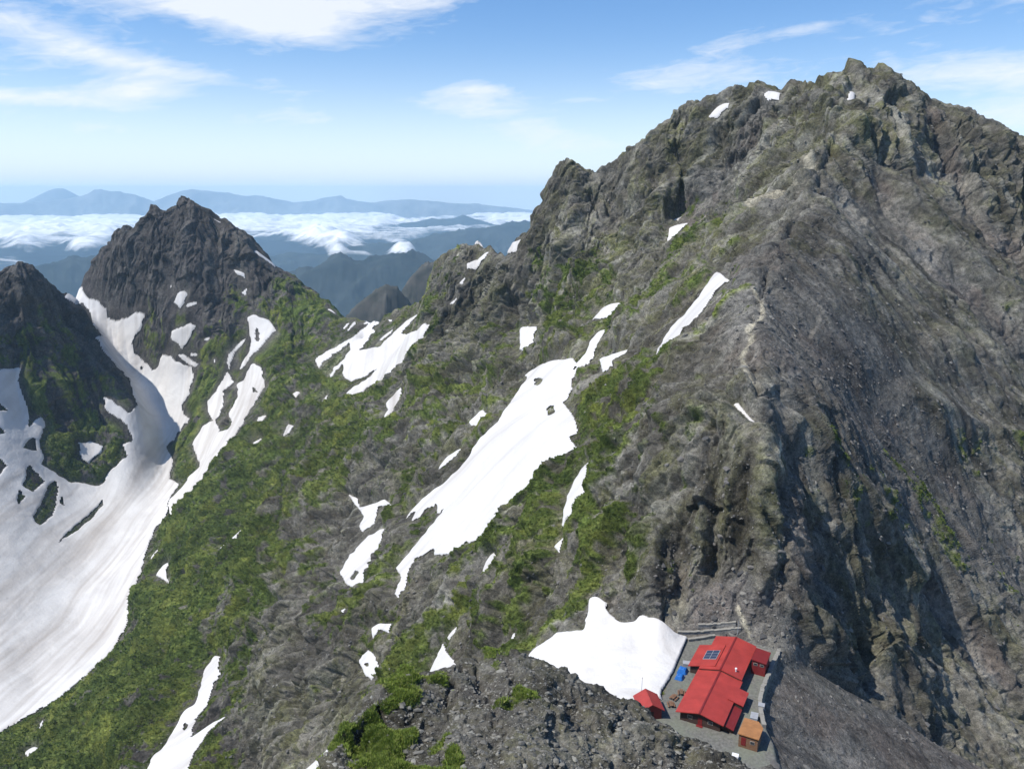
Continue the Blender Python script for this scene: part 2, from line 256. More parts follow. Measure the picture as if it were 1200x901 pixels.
# ------------------------------------------------------------------ snow: outlines as seen, draped on the slope
exec_snow = True
SNOW = [
 # outline, inner rock holes, label
 ([(84,339),(92,333),(97,340),(105,350),(115,352),(124,362),(127,372),(140,376),(150,372),(160,366),(170,368),(165,386),(155,402),(158,412),(172,426),(180,434),(187,430),(190,415),(200,417),(210,425),(225,430),(228,440),(226,450),
   (223,464),(213,475),(217,486),(223,490),(206,513),(195,524),(204,538),(200,561),(211,567),(201,582),(196,604),(182,620),(174,643),(170,655),(160,690),(150,732),(130,767),(95,797),(65,822),(20,848),(-5,862),(-150,980),(-150,500),(0,432),(12,432),(25,431),(21,446),(27,462),(33,478),(35,491),(32,502),
   (48,486),(53,498),(45,520),(51,535),(48,545),(73,559),(84,565),(100,566),(109,571),(122,565),(127,554),(148,535),(144,522),(155,516),(148,498),(124,481),(121,465),(126,466),(151,484),(160,474),(155,460),(150,445),(135,428),(118,409),(110,396),(118,393),(108,380),(106,367),(97,354),(90,356),(80,347)],
  [[(33,546),(51,564),(37,577),(27,569)],[(22,574),(29,583),(20,592)],[(66,563),(66,590),(60,605),(46,617),(38,607),(48,590),(58,568)],[(-20,520),(8,546),(-5,562)],[(39,511),(42,530),(26,525)],[(71,580),(75,593),(70,590)],
   [(67,637),(90,614),(112,596),(119,586),(120,594),(92,622)],[(-5,470),(8,482),(-5,482)],[(-5,500),(6,508),(-5,508)],[(166,428),(169,431),(165,435)]],
  'huge snowfield filling the cirque at lower left and running up to the notch'),
 ([(298,426),(307,430),(308,442),(312,452),(306,462),(298,476),(288,492),(280,506),(270,516),(262,530),(250,545),(240,558),(224,588),(210,600),(200,606),(197,590),(213,573),(222,560),(234,547),(233,540),(226,522),(233,509),(240,498),(250,494),(243,478),(244,470),(253,460),
   (262,444),(265,434),(274,448),(264,458),(262,478),(254,494),(258,506),(268,505),(272,495),(269,485),(278,465),(278,450),(285,445),(288,438)],[[(297,453),(302,460),(296,461)]],'forked snow tongue joining the right edge of the huge cirque snowfield'),
 ([(290,372),(298,368),(306,373),(316,375),(324,387),(314,398),(306,408),(298,414),(290,426),(280,434),(283,426),(293,412),(294,402),(292,386)],[[(302,385),(305,398),(303,402),(300,392)]],'hooked snow patch with a rock inside, above the forked snow tongue'),
 ([(288,396),(286,402),(276,412),(271,426),(269,434),(266,424),(267,416),(278,404)],[],'narrow snow strip just left of the hooked snow patch'),
 ([(201,389),(212,383),(223,379),(229,382),(224,395),(214,409),(210,404),(201,397)],[],'pointed snow triangle on the dark left peak, right of the couloir'),
 ([(208,415),(216,415),(226,422),(233,427),(228,431),(218,425)],[],'small snow sliver under the pointed snow triangle of the left peak'),
 ([(220,412),(232,415),(230,418),(223,417)],[],'tiny snow fleck between the snow sliver and the pointed triangle'),
 ([(91,518),(97,520),(104,517),(113,519),(121,522),(120,531),(110,536),(104,544),(95,538),(93,530)],[],'snow hollow enclosed by the dark green rib of the far left peak'),
 ([(204,354),(209,343),(216,341),(221,344),(217,350),(217,356),(211,361)],[],'small lobed snow patch high in the dark face of the left peak'),
 ([(217,358),(231,352),(232,357),(219,360)],[],'little snow dash right of the lobed patch on the dark left face'),
 ([(190,327),(193,328),(206,339),(204,341)],[],'thin diagonal snow line above the lobed patch on the dark face'),
 ([(273,315),(287,320),(288,327),(277,321)],[],'snow fleck below the right shoulder of the left peak'),
 ([(283,343),(290,337),(288,347)],[],'tiny snow drop beneath the shoulder fleck of the left peak'),
 ([(297,292),(302,290),(327,307),(325,310),(311,301)],[],'long thin snow streak on the right skyline of the left peak'),
 ([(246,250),(260,257),(258,259)],[],'short snow streak just right of the left peak summit'),
 ([(383,358),(388,356),(396,363),(390,362)],[],'snow bit at the foot of the left peak beside the saddle'),
 ([(238,397),(246,395),(245,399),(240,400)],[],'tiny snow scrap right of the pointed snow triangle'),
 ([(250,421),(254,420),(252,427)],[],'tiny snow scrap left of the narrow strip on brown slope'),
 ([(343,462),(348,458),(352,460),(347,467)],[],'round snow spot on the green slope below the saddle'),
 ([(300,500),(303,490),(313,487),(309,494)],[],'small snow patch at the right edge of the forked tongue'),
 ([(374,474),(385,461),(383,468)],[],'little slanted snow patch below the left snow fan of the saddle'),
 ([(330,512),(338,497),(345,499),(340,507)],[],'small snow crescent on the green slope by a dark outcrop'),
 ([(295,520),(310,510),(300,522)],[],'thin snow wedge on the grass beside the forked tongue'),
 ([(487,364),(481,375),(474,386),(472,393),(481,391),(492,385),(493,380),(498,379),(505,382),(498,395),(491,402),(484,414),(474,430),(459,442),(441,454),(445,446),(424,461),(401,467),(411,457),(431,445),(445,433),(427,442),(410,448),(402,441),(403,427),(387,442),(386,439),(406,418),
   (411,411),(411,402),(395,413),(381,423),(373,431),(370,422),(378,415),(395,406),(413,395),(431,377),(442,371),(436,382),(439,387),(434,393),(434,397),(422,411),(431,410),(445,406),(459,393),(468,383),(477,372)],[],'large many-armed snow fan below the saddle between the two mountains'),
 ([(443,399),(461,384),(459,390),(447,399)],[],'snow splinter above the large snow fan of the saddle'),
 ([(398,383),(404,374),(410,372),(403,381)],[],'upper snow dash left of the saddle snow fan'),
 ([(395,393),(406,383),(415,370),(417,375),(408,384)],[],'longer snow dash beside the upper left arm of the saddle fan'),
 ([(424,376),(430,371),(440,371),(437,376)],[],'snow cap on the saddle skyline, left of its twin'),
 ([(450,371),(457,371),(454,375)],[],'snow dot on the saddle skyline at the right'),
 ([(475,451),(481,456),(474,464),(465,475),(459,494),(449,490),(455,480),(452,474),(467,458)],[],'tapering snow patch under the right end of the saddle fan'),
 ([(554,277),(572,282),(568,287),(556,281)],[],'snow cap on top of the rocky knob in the skyline'),
 ([(583,290),(605,278),(608,281),(604,287),(611,291),(590,296)],[],'snow patch in the gap right of the rocky skyline knob'),
 ([(547,315),(547,308),(560,305),(572,293),(568,305),(558,317)],[],'irregular snow patch on the face of the rocky skyline knob'),
 ([(538,332),(548,322),(542,334)],[],'small snow dash under the face patch of the rocky knob'),
 ([(525,357),(537,347),(531,356)],[],'faint snow dash low on the left edge of the rocky knob'),
 ([(610,383),(632,384),(625,403),(617,413),(610,410)],[],'square snow patch at the foot of a grey cliff in mid slope'),
 ([(693,375),(708,360),(730,355),(722,363),(717,373)],[],'ragged snow patch above the top of the great mid slope snowfield'),
 ([(711,387),(699,409),(696,419),(682,432),(671,443),(671,456),(661,473),(672,487),(676,497),(677,509),(668,513),(676,524),(655,541),(630,561),(621,575),(599,595),(585,616),(572,627),(551,637),(548,634),(529,649),(511,651),(510,644),(487,656),(479,672),(478,686),(468,701),(463,696),(467,686),
   (472,677),(465,667),(484,645),(511,611),(522,597),(513,603),(514,592),(503,597),(481,616),(489,600),(476,609),(489,592),(521,568),(543,544),(565,513),(584,495),(599,473),(611,453),(618,443),(613,440),(635,428),(649,423),(671,420),(677,426),(687,414),(691,402),(701,391)],
  [[(642,478),(648,476),(651,485),(643,487)],[(628,444),(636,445),(635,452),(629,451)],[(674,430),(677,431),(673,435)]],'great white snowfield slanting down the middle of the slope'),
 ([(702,421),(740,409),(718,432),(707,437)],[],'wedge of snow right of the top of the great mid slope snowfield'),
 ([(690,541),(696,542),(691,556),(685,570),(685,590),(668,613),(659,619),(661,600),(668,576),(680,553)],[],'upright snow strip right of the great mid slope snowfield'),
 ([(649,640),(661,629),(655,648)],[],'small snow chip below the upright strip'),
 ([(563,676),(571,656),(579,647),(582,652),(579,665)],[],'leaf shaped snow patch below the foot of the great snowfield'),
 ([(561,644),(569,629),(570,634),(564,643)],[],'snow sliver at the lower right tip of the great snowfield'),
 ([(550,495),(566,480),(573,487),(555,503)],[],'oblong snow patch left of the great mid slope snowfield'),
 ([(513,551),(523,536),(541,524),(535,534),(520,547)],[],'thin snow curve left of the great snowfield, below the oblong patch'),
 ([(408,579),(420,585),(423,595),(444,589),(451,585),(459,592),(445,595),(440,613),(425,624),(421,617),(427,605),(417,592)],[],'winged snow patch under the dark crag in the middle'),
 ([(432,629),(452,619),(445,640),(457,637),(441,659),(432,659),(435,669),(423,692),(407,685),(400,672),(404,661)],[[(417,668),(421,672),(414,682),(411,677)]],'broken snow patch below the winged one, left of the great snowfield tip'),
 ([(412,704),(423,693),(417,702)],[],'snow sliver trailing from the broken patch'),
 ([(399,716),(406,712),(403,718)],[],'snow fleck on grey slabs below the broken patch'),
 ([(691,702),(701,699),(712,708),(712,717),(729,731),(744,729),(753,721),(774,727),(789,742),(807,749),(802,766),(785,796),(774,815),(777,828),(740,860),(700,840),(676,815),(642,795),(620,775),(627,764),(650,749),(654,744),(684,742),(689,721)],[],'thick white snow bank beside the red roofed lodge'),
 ([(503,792),(519,753),(528,770),(536,781),(521,797)],[],'snow patch behind the knoll, below the small snow tip'),
 ([(524,747),(537,731),(534,741),(526,750)],[],'small snow tip above the snow patch behind the knoll'),
 ([(421,774),(432,760),(442,770),(446,783),(436,798),(427,789)],[[(428,778),(433,777),(431,782)]],'oval snow patch with rock spots left of the knoll top'),
 ([(436,736),(445,731),(460,731),(457,742),(446,738),(437,749)],[],'small forked snow patch above the oval one'),
 ([(598,757),(602,742),(605,742),(603,757)],[],'thin upright snow fleck between knoll top and snow bank'),
 ([(252,768),(260,769),(256,785),(261,791),(251,801),(243,828),(229,844),(225,864),(248,849),(269,836),(245,857),(229,881),(221,903),(200,940),(160,940),(172,903),(181,884),(189,879),(203,857),(216,833),(229,825),(237,801),(241,785)],
  [[(217,848),(221,850),(218,858),(215,855)]],'long snow gully reaching the bottom edge at left'),
 ([(352,908),(373,889),(403,860),(406,861),(381,893),(362,912)],[],'thin snow edge along the left side of the grassy knoll'),
 ([(30,883),(40,876),(48,878),(33,893)],[],'snow scrap on the green slope at the lower left corner'),
 ([(45,860),(47,848),(52,841),(50,850)],[],'upright snow scrap on green slope near the lower left corner'),
 ([(318,583),(323,573),(335,573),(338,578)],[],'white snow spot on the middle green slope'),
 ([(258,643),(277,628),(293,613),(295,620),(265,644)],[],'thin arched snow band on the green slope right of the cirque'),
 ([(329,712),(335,707),(338,715),(331,719)],[],'snow dot on the brown slope below the dark crag'),
 ([(176,655),(184,645),(195,635),(190,650),(181,657)],[],'upper snow scrap at the green edge of the cirque snowfield'),
 ([(183,675),(192,663),(203,658),(196,668),(200,686),(193,680)],[],'lower snow scrap at the green edge of the cirque snowfield'),
 ([(830,138),(841,122),(854,117),(853,126),(840,140)],[],'snow patch on the left shoulder of the main summit'),
 ([(894,111),(900,104),(915,105),(913,117),(900,119)],[],'round snow patch just under the left summit crest'),
 ([(996,104),(1005,104),(1003,114),(995,130),(990,126)],[],'upright snow strip just below the highest summit'),
 ([(1037,124),(1045,122),(1047,135),(1041,133)],[],'small snow chip right of the highest summit'),
 ([(782,286),(784,268),(807,262),(793,277)],[],'snow wedge on the green rib below the main peak'),
 ([(788,258),(799,254),(795,259)],[],'snow speck above the snow wedge on the green rib'),
 ([(841,319),(846,322),(855,329),(844,337),(833,354),(818,373),(810,380),(788,406),(782,414),(767,420),(769,410),(786,386),(800,372),(820,350)],[],'long snow streak on the sunny side of the crest'),
 ([(859,474),(865,472),(878,489),(905,512),(897,514),(875,490)],[],'thin snow streak on the grey flank right of the crest'),
]
jit = 3.0
JU = (perlin(X, Y, Z, 9.0, 901) * 1.0 + perlin(X / RR * 300, Y / RR * 300, Z / RR * 300, 2.6, 902) * jit + perlin(X / RR * 300, Y / RR * 300, Z / RR * 300, 1.0, 905) * 1.2)
JV = (perlin(X, Y, Z, 9.0, 903) * 1.0 + perlin(X / RR * 300, Y / RR * 300, Z / RR * 300, 2.6, 904) * jit + perlin(X / RR * 300, Y / RR * 300, Z / RR * 300, 1.0, 906) * 1.2)
SU, SV = U + JU, V + JV
snow_id = np.full(RR.shape, -1, np.int16)
for i, (poly, holes, lab) in enumerate(SNOW):
    pa = np.array(poly, float); x0, y0 = pa.min(0) - 5; x1, y1 = pa.max(0) + 5
    ar_ = abs(sum(pa[k_ - 1][0] * pa[k_][1] - pa[k_][0] * pa[k_ - 1][1] for k_ in range(len(pa)))) / 2; pe_ = sum(math.hypot(*(pa[k_] - pa[k_ - 1])) for k_ in range(len(pa))); js = min(.6, max(.12, ar_ / pe_ / 11))
    m = (U > x0) & (U < x1) & (V > y0) & (V < y1) & (RR > 150)
    uu, vv = U + JU * js, V + JV * js
    idx = np.nonzero(m)
    ins = in_poly(uu[idx], vv[idx], poly)
    for h in holes: ins &= ~in_poly(uu[idx], vv[idx], h)
    vis = ins & VIS[idx]
    if vis.sum() < 3: print('SNOW hidden', i, lab); continue
    lo, hi = RR[idx][vis].min(), RR[idx][vis].max()
    ins &= (RR[idx] >= lo * 0.995) & (RR[idx] <= hi * 1.01)
    if i == 0: ins &= (RR[idx] > 600)
    snow_id[idx[0][ins], idx[1][ins]] = i
inT_soft = np.clip(1 - np.maximum(dT, 0) / 4, 0, 1)
snow_id[(dT < 0.3)] = -1
smask = (snow_id >= 0).astype(F32)
def soft(m, n): return blur(blur(blur(blur(m, n, 0), n, 1), n, 0), n, 1)
sdil = smask.copy()
for q_ in range(4):
    p_ = np.pad(sdil, 1, mode='edge'); sdil = np.maximum.reduce([p_[1:-1, 1:-1], p_[:-2, 1:-1], p_[2:, 1:-1], p_[1:-1, :-2], p_[1:-1, 2:]])
sfe = soft(sdil, 2)

# ------------------------------------------------------------------ relief
def normals(X, Y, Z):
    du = [np.gradient(A, axis=0) for A in (X, Y, Z)]; dv = [np.gradient(A, axis=1) for A in (X, Y, Z)]
    n = np.stack([du[1] * dv[2] - du[2] * dv[1], du[2] * dv[0] - du[0] * dv[2], du[0] * dv[1] - du[1] * dv[0]])
    n /= np.linalg.norm(n, axis=0) + 1e-12
    return np.where(n[2:3] < 0, -n, n)
Nn = normals(X, Y, Z); Nn = np.stack([blur(blur(c, 9, 0), 9, 1) for c in Nn]); Nn /= np.linalg.norm(Nn, axis=0)
px = RR * 0.00125
Xf, Yf, Zf = X.astype(F32), Y.astype(F32), Z.astype(F32)
def lod(lam): return np.clip((lam / px - 2.0) / 3.0, 0, 1).astype(F32)
wx = perlin(Xf, Yf, Zf, 30, 1) * 7 + perlin(Xf, Yf, Zf, 9, 5) * 2.2; wy = perlin(Xf, Yf, Zf, 30, 2) * 7 + perlin(Xf, Yf, Zf, 9, 6) * 2.2; wz = perlin(Xf, Yf, Zf, 30, 3) * 7 + perlin(Xf, Yf, Zf, 9, 7) * 2.2
Xw, Yw, Zw = Xf + wx, Yf + wy, Zf + wz
iso = np.zeros_like(Xf); iso_s = np.zeros_like(Xf)
rockm = np.clip(1 - 0.12 * veg - 0.8 * np.clip(scree, 0, 1), 0.12, 1)
for lam, amp, sd in ((70, 3.2, 11), (34, 2.6, 12), (17, 1.4, 13), (8.5, .7, 14), (4.2, .55, 15), (2.1, .3, 16), (1.05, .13, 17), (.5, .06, 18)):
    l = lod(lam); i0_ = iso.copy()
    iso += amp * l * (ridge(Xw, Yw, Zw, lam, sd) if lam > 3 else perlin(Xf, Yf, Zf, lam, sd) * 1.3)
    if lam < 9: iso_s += iso - i0_
fac = np.zeros_like(Xf); fac_s = np.zeros_like(Xf)
for lam, amp, sd in ((24, 4.6, 30), (11, 3.2, 31), (5, 1.9, 32), (2.3, .85, 33), (.9, .3, 34)):
    ft_ = amp * lod(lam) * facet(Xf + wx * .35, Yf + wy * .35, (Zf + wz * .35) * .38, lam, sd); fac += ft_
    if lam < 7: fac_s += ft_
fac = blur(blur(fac, 1, 0), 1, 1); fac_s = blur(blur(fac_s, 1, 0), 1, 1)
big = 1.7 * 4.5 * ridge(Xw, Yw, Zw, 130, 21) * np.clip((RR - 900) / 300, 0, 1) + 1.6 * facet(Xw, Yw, Zw * .4, 45, 22) * 4.5 * np.clip((RR - 900) / 300, 0, 1)
# gullies and ribs that follow the fall line
gx, gy = Nn[0], Nn[1]; gm = np.hypot(gx, gy) + 1e-6; gx = gx / gm; gy = gy / gm
gul = np.zeros_like(Xf); wsum = np.zeros_like(Xf); K = 8
for kdir in range(K):
    th = 2 * math.pi * kdir / K; wgt = np.clip((gx * math.cos(th) + gy * math.sin(th) - 0.62) / 0.38, 0, 1) ** 1.5
    m = wgt > 0.01
    if not m.any(): continue
    a = ((Xw[m] * math.cos(th) + Yw[m] * math.sin(th)) * 0.22).astype(F32); c = (-Xw[m] * math.sin(th) + Yw[m] * math.cos(th)).astype(F32); z0 = np.zeros_like(a)
    g = np.zeros_like(a); rr = RR[m]
    for lam, amp, sd in ((62, 6.0, 40), (27, 4.4, 50), (12, 2.2, 60), (5.5, .75, 70), (2.6, .35, 80)):
        g += amp * np.clip((lam / (rr * .00125) - 2) / 3, 0, 1) * ridge(a, c, z0, lam, sd + kdir)
    gul[m] += (g * wgt[m]).astype(F32); wsum += wgt
gul /= np.maximum(wsum, 0.05)
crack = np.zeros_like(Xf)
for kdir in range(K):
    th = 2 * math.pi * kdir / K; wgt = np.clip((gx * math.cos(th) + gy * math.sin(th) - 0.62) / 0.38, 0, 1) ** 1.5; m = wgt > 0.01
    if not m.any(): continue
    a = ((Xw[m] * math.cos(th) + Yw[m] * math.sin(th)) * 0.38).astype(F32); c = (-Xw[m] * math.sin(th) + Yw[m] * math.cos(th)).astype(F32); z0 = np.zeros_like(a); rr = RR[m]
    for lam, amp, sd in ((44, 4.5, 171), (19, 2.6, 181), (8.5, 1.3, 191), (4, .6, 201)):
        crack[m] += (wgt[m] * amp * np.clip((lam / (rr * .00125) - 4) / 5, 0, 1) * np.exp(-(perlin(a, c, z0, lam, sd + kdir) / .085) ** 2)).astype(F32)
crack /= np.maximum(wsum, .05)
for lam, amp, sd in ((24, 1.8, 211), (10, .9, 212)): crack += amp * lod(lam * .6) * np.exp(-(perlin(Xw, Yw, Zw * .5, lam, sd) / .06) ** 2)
streak = np.zeros_like(Xf)
for kdir in range(K):
    th = 2 * math.pi * kdir / K; wgt = np.clip((gx * math.cos(th) + gy * math.sin(th) - 0.62) / 0.38, 0, 1) ** 1.5; m = wgt > 0.01
    if not m.any(): continue
    a = ((Xw[m] * math.cos(th) + Yw[m] * math.sin(th)) * 0.14).astype(F32); c = (-Xw[m] * math.sin(th) + Yw[m] * math.cos(th)).astype(F32); z0 = np.zeros_like(a)
    streak[m] += (wgt[m] * (perlin(a, c, z0, 14, 141 + kdir) * .8 + perlin(a, c, z0, 6, 151 + kdir) * .8 + perlin(a, c, z0, 2.6, 161 + kdir) * .7)).astype(F32)
streak /= np.maximum(wsum, .05)
dist_gain = np.clip(0.45 + RR / 900, 0.45, 1.2) * np.clip(1 - (RR - 1000) / 900, .7, 1)
hump_gain = np.where(HUMP, np.clip((RR - 60) / 30, 0.2, .3), 1)
iso -= .8; west = np.clip(gx * 1.6 + .1, 0, 1) * np.clip((RR - 230) / 120, 0, 1) * np.clip((1000 - RR) / 200, 0, 1)
disp = (iso * 0.9 * (1 - .3 * west) + fac * 0.8 * np.clip(1 - .35 * veg, 0, 1) * (1 - .4 * west) + gul * (.8 + .7 * west + .5 * veg) - crack * (1.35 - .7 * west)) * (1 - .45 * west * np.clip(scree * 1.3, 0, 1)) * rockm * dist_gain * hump_gain + big * 0.8 * (1 - 0.3 * veg)
disp *= 1.2; KN0 = HUMP.astype(F32)
disp = np.where(HUMP, (disp * .7 + (iso_s * .55 + fac_s * .6) * (1 - .7 * veg)) * np.clip((RR - 60) / 30, .2, 1) * .8, disp)
# leafy cushions of dwarf pine
bush = np.zeros_like(Xf)
vn = .5 * perlin(Xw, Yw, Zw, 23, 91) + .5 * perlin(Xw, Yw, Zw, 8, 92) + .35 * perlin(Xf, Yf, Zf, 3, 93) + .42 * np.clip(gul / 5, -1, 1) + .52 * streak
vn = vn * 1.1 + .45 * perlin(Xw, Yw, Zw, 52, 94)
vpat = veg * .74 + np.clip(veg * 2.6, 0, 1) * vn
vm = np.clip((vpat - .5) / .16, 0, 1)
for lam, amp, sd in ((5, .9, 95), (2.4, .5, 96), (1.1, .28, 97)):
    bush += amp * lod(lam * .8) * (1 - np.abs(perlin(Xf, Yf, Zf, lam, sd)) * 2)
disp += np.where(HUMP, .35, 1) * bush * vm * 1.2
swide = np.clip(soft(sdil, 9) * 1.5, 0, 1) * (1 - .5 * KN0); disp = np.where(disp > 0, disp * (1 - .9 * swide), disp)
cut = np.clip(1 - sfe * 1.15, 0.0, 1); disp = disp * cut + sfe * (1 - cut) * (perlin(Xf, Yf, Zf, 40, 98) * 1.2 + perlin(Xf, Yf, Zf, 12, 99) * .35) * np.clip(RR / 500, .2, 1.5)
disp *= np.clip(dT / 9, 0, 1) * (1 - .8 * fan)
skyl = np.array([p_[:2] for p_ in SKY_], float); skd = np.full(RR.shape, 99.0); skm = (RR > 560) & (V < 400); skd[skm] = poly_dist(U[skm], V[skm], skyl, False); disp = disp * (.72 + .28 * np.clip((skd - 4) / 26, 0, 1)) - 4.2 * np.exp(-(skd / 16) ** 2) * np.clip(RR / 650, 1, 2.2)
disp *= np.clip((RR - 20) / 60, 0.05, 1)
DX, DY, DZ = X + Nn[0] * disp, Y + Nn[1] * disp, Z + Nn[2] * disp
# large ribs (+) and chutes (-) of the faces: trace, half width in px, height in m
FORMS = [([(992,135),(1014,203),(1050,245),(1090,286),(1146,347),(1215,405)],13,9),([(1063,467),(1095,478),(1127,497),(1165,512),(1215,538)],13,4.5),([(931,497),(955,530),(976,561),(1014,600),(1060,680)],10,6),([(930,570),(955,640),(985,710),(1030,790)],13,4),
 ([(1100,400),(1160,470),(1215,500)],10,5),([(1075,560),(1130,640),(1215,760)],14,4),([(905,330),(955,395),(1015,465),(1085,560),(1155,650),(1215,715)],24,-7),([(1004,175),(1040,250),(1100,320),(1160,375),(1215,430)],11,-8),([(905,575),(935,650),(975,725)],9,-6),([(1085,690),(1140,760),(1215,850)],13,-7),([(1085,130),(1110,200),(1160,280),(1215,330)],12,-7),
 ([(662,200),(646,255),(628,310),(600,360),(560,410),(505,470)],15,9),([(690,230),(680,290),(650,350),(620,390)],11,-8),([(885,250),(842,292),(800,330),(745,395),(712,470)],13,6),([(840,120),(800,200),(740,280),(690,330)],14,7),([(900,110),(862,190),(815,250)],12,-7),([(950,110),(925,170),(890,225)],10,6),([(815,150),(770,220),(725,270)],10,-6),
 ([(348,745),(338,800),(332,870)],22,9),([(356,775),(356,842)],4,-6),([(378,585),(352,625),(318,680)],20,10),([(400,600),(380,650),(350,700)],10,-7),([(330,470),(262,545),(200,640),(170,720)],13,9),([(360,500),(290,590),(235,680),(190,780)],13,-8),([(390,520),(320,610),(270,690),(215,790),(150,890)],13,9),([(250,640),(200,740),(130,850)],10,8),
 ([(545,420),(500,480),(455,540),(420,580)],13,8),([(575,450),(520,520),(470,570)],10,-6),([(810,420),(790,500),(775,590),(770,670)],14,8),([(850,430),(845,520),(838,610),(832,680)],9,-6),([(885,480),(892,560),(900,640),(890,690)],8,6),([(640,660),(600,710),(570,745)],12,6),([(480,640),(430,720),(380,790)],12,7)]
form = np.zeros_like(Xf); chute = np.zeros_like(Xf); WU, WV = U + 5 * perlin(Xf, Yf, Zf, 45, 301), V + 5 * perlin(Xf, Yf, Zf, 45, 302)
for (tr, hw, am) in FORMS:
    ta = np.array(tr, float); fm_ = VIS & ~HUMP & (U > ta[:, 0].min() - 60) & (U < ta[:, 0].max() + 60) & (V > ta[:, 1].min() - 60) & (V < ta[:, 1].max() + 60) & (RR < 1250)
    dq = poly_dist(WU[fm_], WV[fm_], tr, False) / hw; pr = np.clip(1 - dq / 2.2, 0, 1) ** 1.3 if am > 0 else np.exp(-dq ** 2)
    form[fm_] += (am * pr * np.clip(RR[fm_] / 420, .55, 1.5)).astype(F32)
    if am < 0 and tr[0][0] > 880: chute[fm_] = np.maximum(chute[fm_], np.exp(-(dq * .75) ** 2))
form = blur(blur(form, 2, 0), 2, 1)
fd = form * cut * np.clip(dT / 9, 0, 1) * (.4 + .6 * np.clip((skd - 4) / 26, 0, 1)) * (1 - .8 * fan) * np.where(form > 0, 1 - .9 * swide, 1)
DX, DY, DZ = DX + Nn[0] * fd, DY + Nn[1] * fd, DZ + Nn[2] * fd
hue = perlin(Xw, Yw, Zw, 55, 111) * .6 + perlin(Xw, Yw, Zw, 14, 112) * .4

# ------------------------------------------------------------------ materials
def mat(name):
    m = bpy.data.materials.new(name); m.use_nodes = True; m.node_tree.nodes.clear()
    return m, m.node_tree
class NT:
    def __init__(s, t): s.t = t
    def n(s, typ, ins=None, **kw):
        nd = s.t.nodes.new(typ)
        for k, v in kw.items(): setattr(nd, k, v)
        for k, v in (ins or {}).items():
            if hasattr(v, 'is_linked') or isinstance(v, bpy.types.NodeSocket): s.t.links.new(v, nd.inputs[k])
            else: nd.inputs[k].default_value = v
        return nd
    def math(s, op, a, b=0.0, c=None):
        i = {0: a, 1: b}
        if c is not None: i[2] = c
        return s.n('ShaderNodeMath', i, operation=op).outputs[0]
    def mix(s, f, a, b, bt='MIX'):
        nd = s.n('ShaderNodeMix', data_type='RGBA', blend_type=bt)
        for k, v in ((0, f), (6, a), (7, b)):
            if isinstance(v, bpy.types.NodeSocket): s.t.links.new(v, nd.inputs[k])
            else: nd.inputs[k].default_value = v if not isinstance(v, tuple) or len(v) == 4 else (*v, 1)
        return nd.outputs[2]
    def noise(s, co, scale, detail=4, rough=.55, dist=0.0): return s.n('ShaderNodeTexNoise', {'Vector': co, 'Scale': scale, 'Detail': detail, 'Roughness': rough, 'Distortion': dist}).outputs['Fac']
    def ramp(s, f, a, b, lo=0.0, hi=1.0): return s.n('ShaderNodeMapRange', {0: f, 1: a, 2: b, 3: lo, 4: hi}, clamp=True).outputs[0]
    def attr(s, name): return s.n('ShaderNodeAttribute', attribute_name=name).outputs['Fac']
    def out(s, sh): s.t.links.new(sh, s.n('ShaderNodeOutputMaterial').inputs['Surface'])
    def bsdf(s, col, rough=.9, spec=.15, normal=None, **kw):
        i = {'Base Color': col if isinstance(col, bpy.types.NodeSocket) or len(col) == 4 else (*col, 1), 'Roughness': rough, 'Specular IOR Level': spec}
        if normal is not None: i['Normal'] = normal
        i.update(kw); return s.n('ShaderNodeBsdfPrincipled', i).outputs[0]
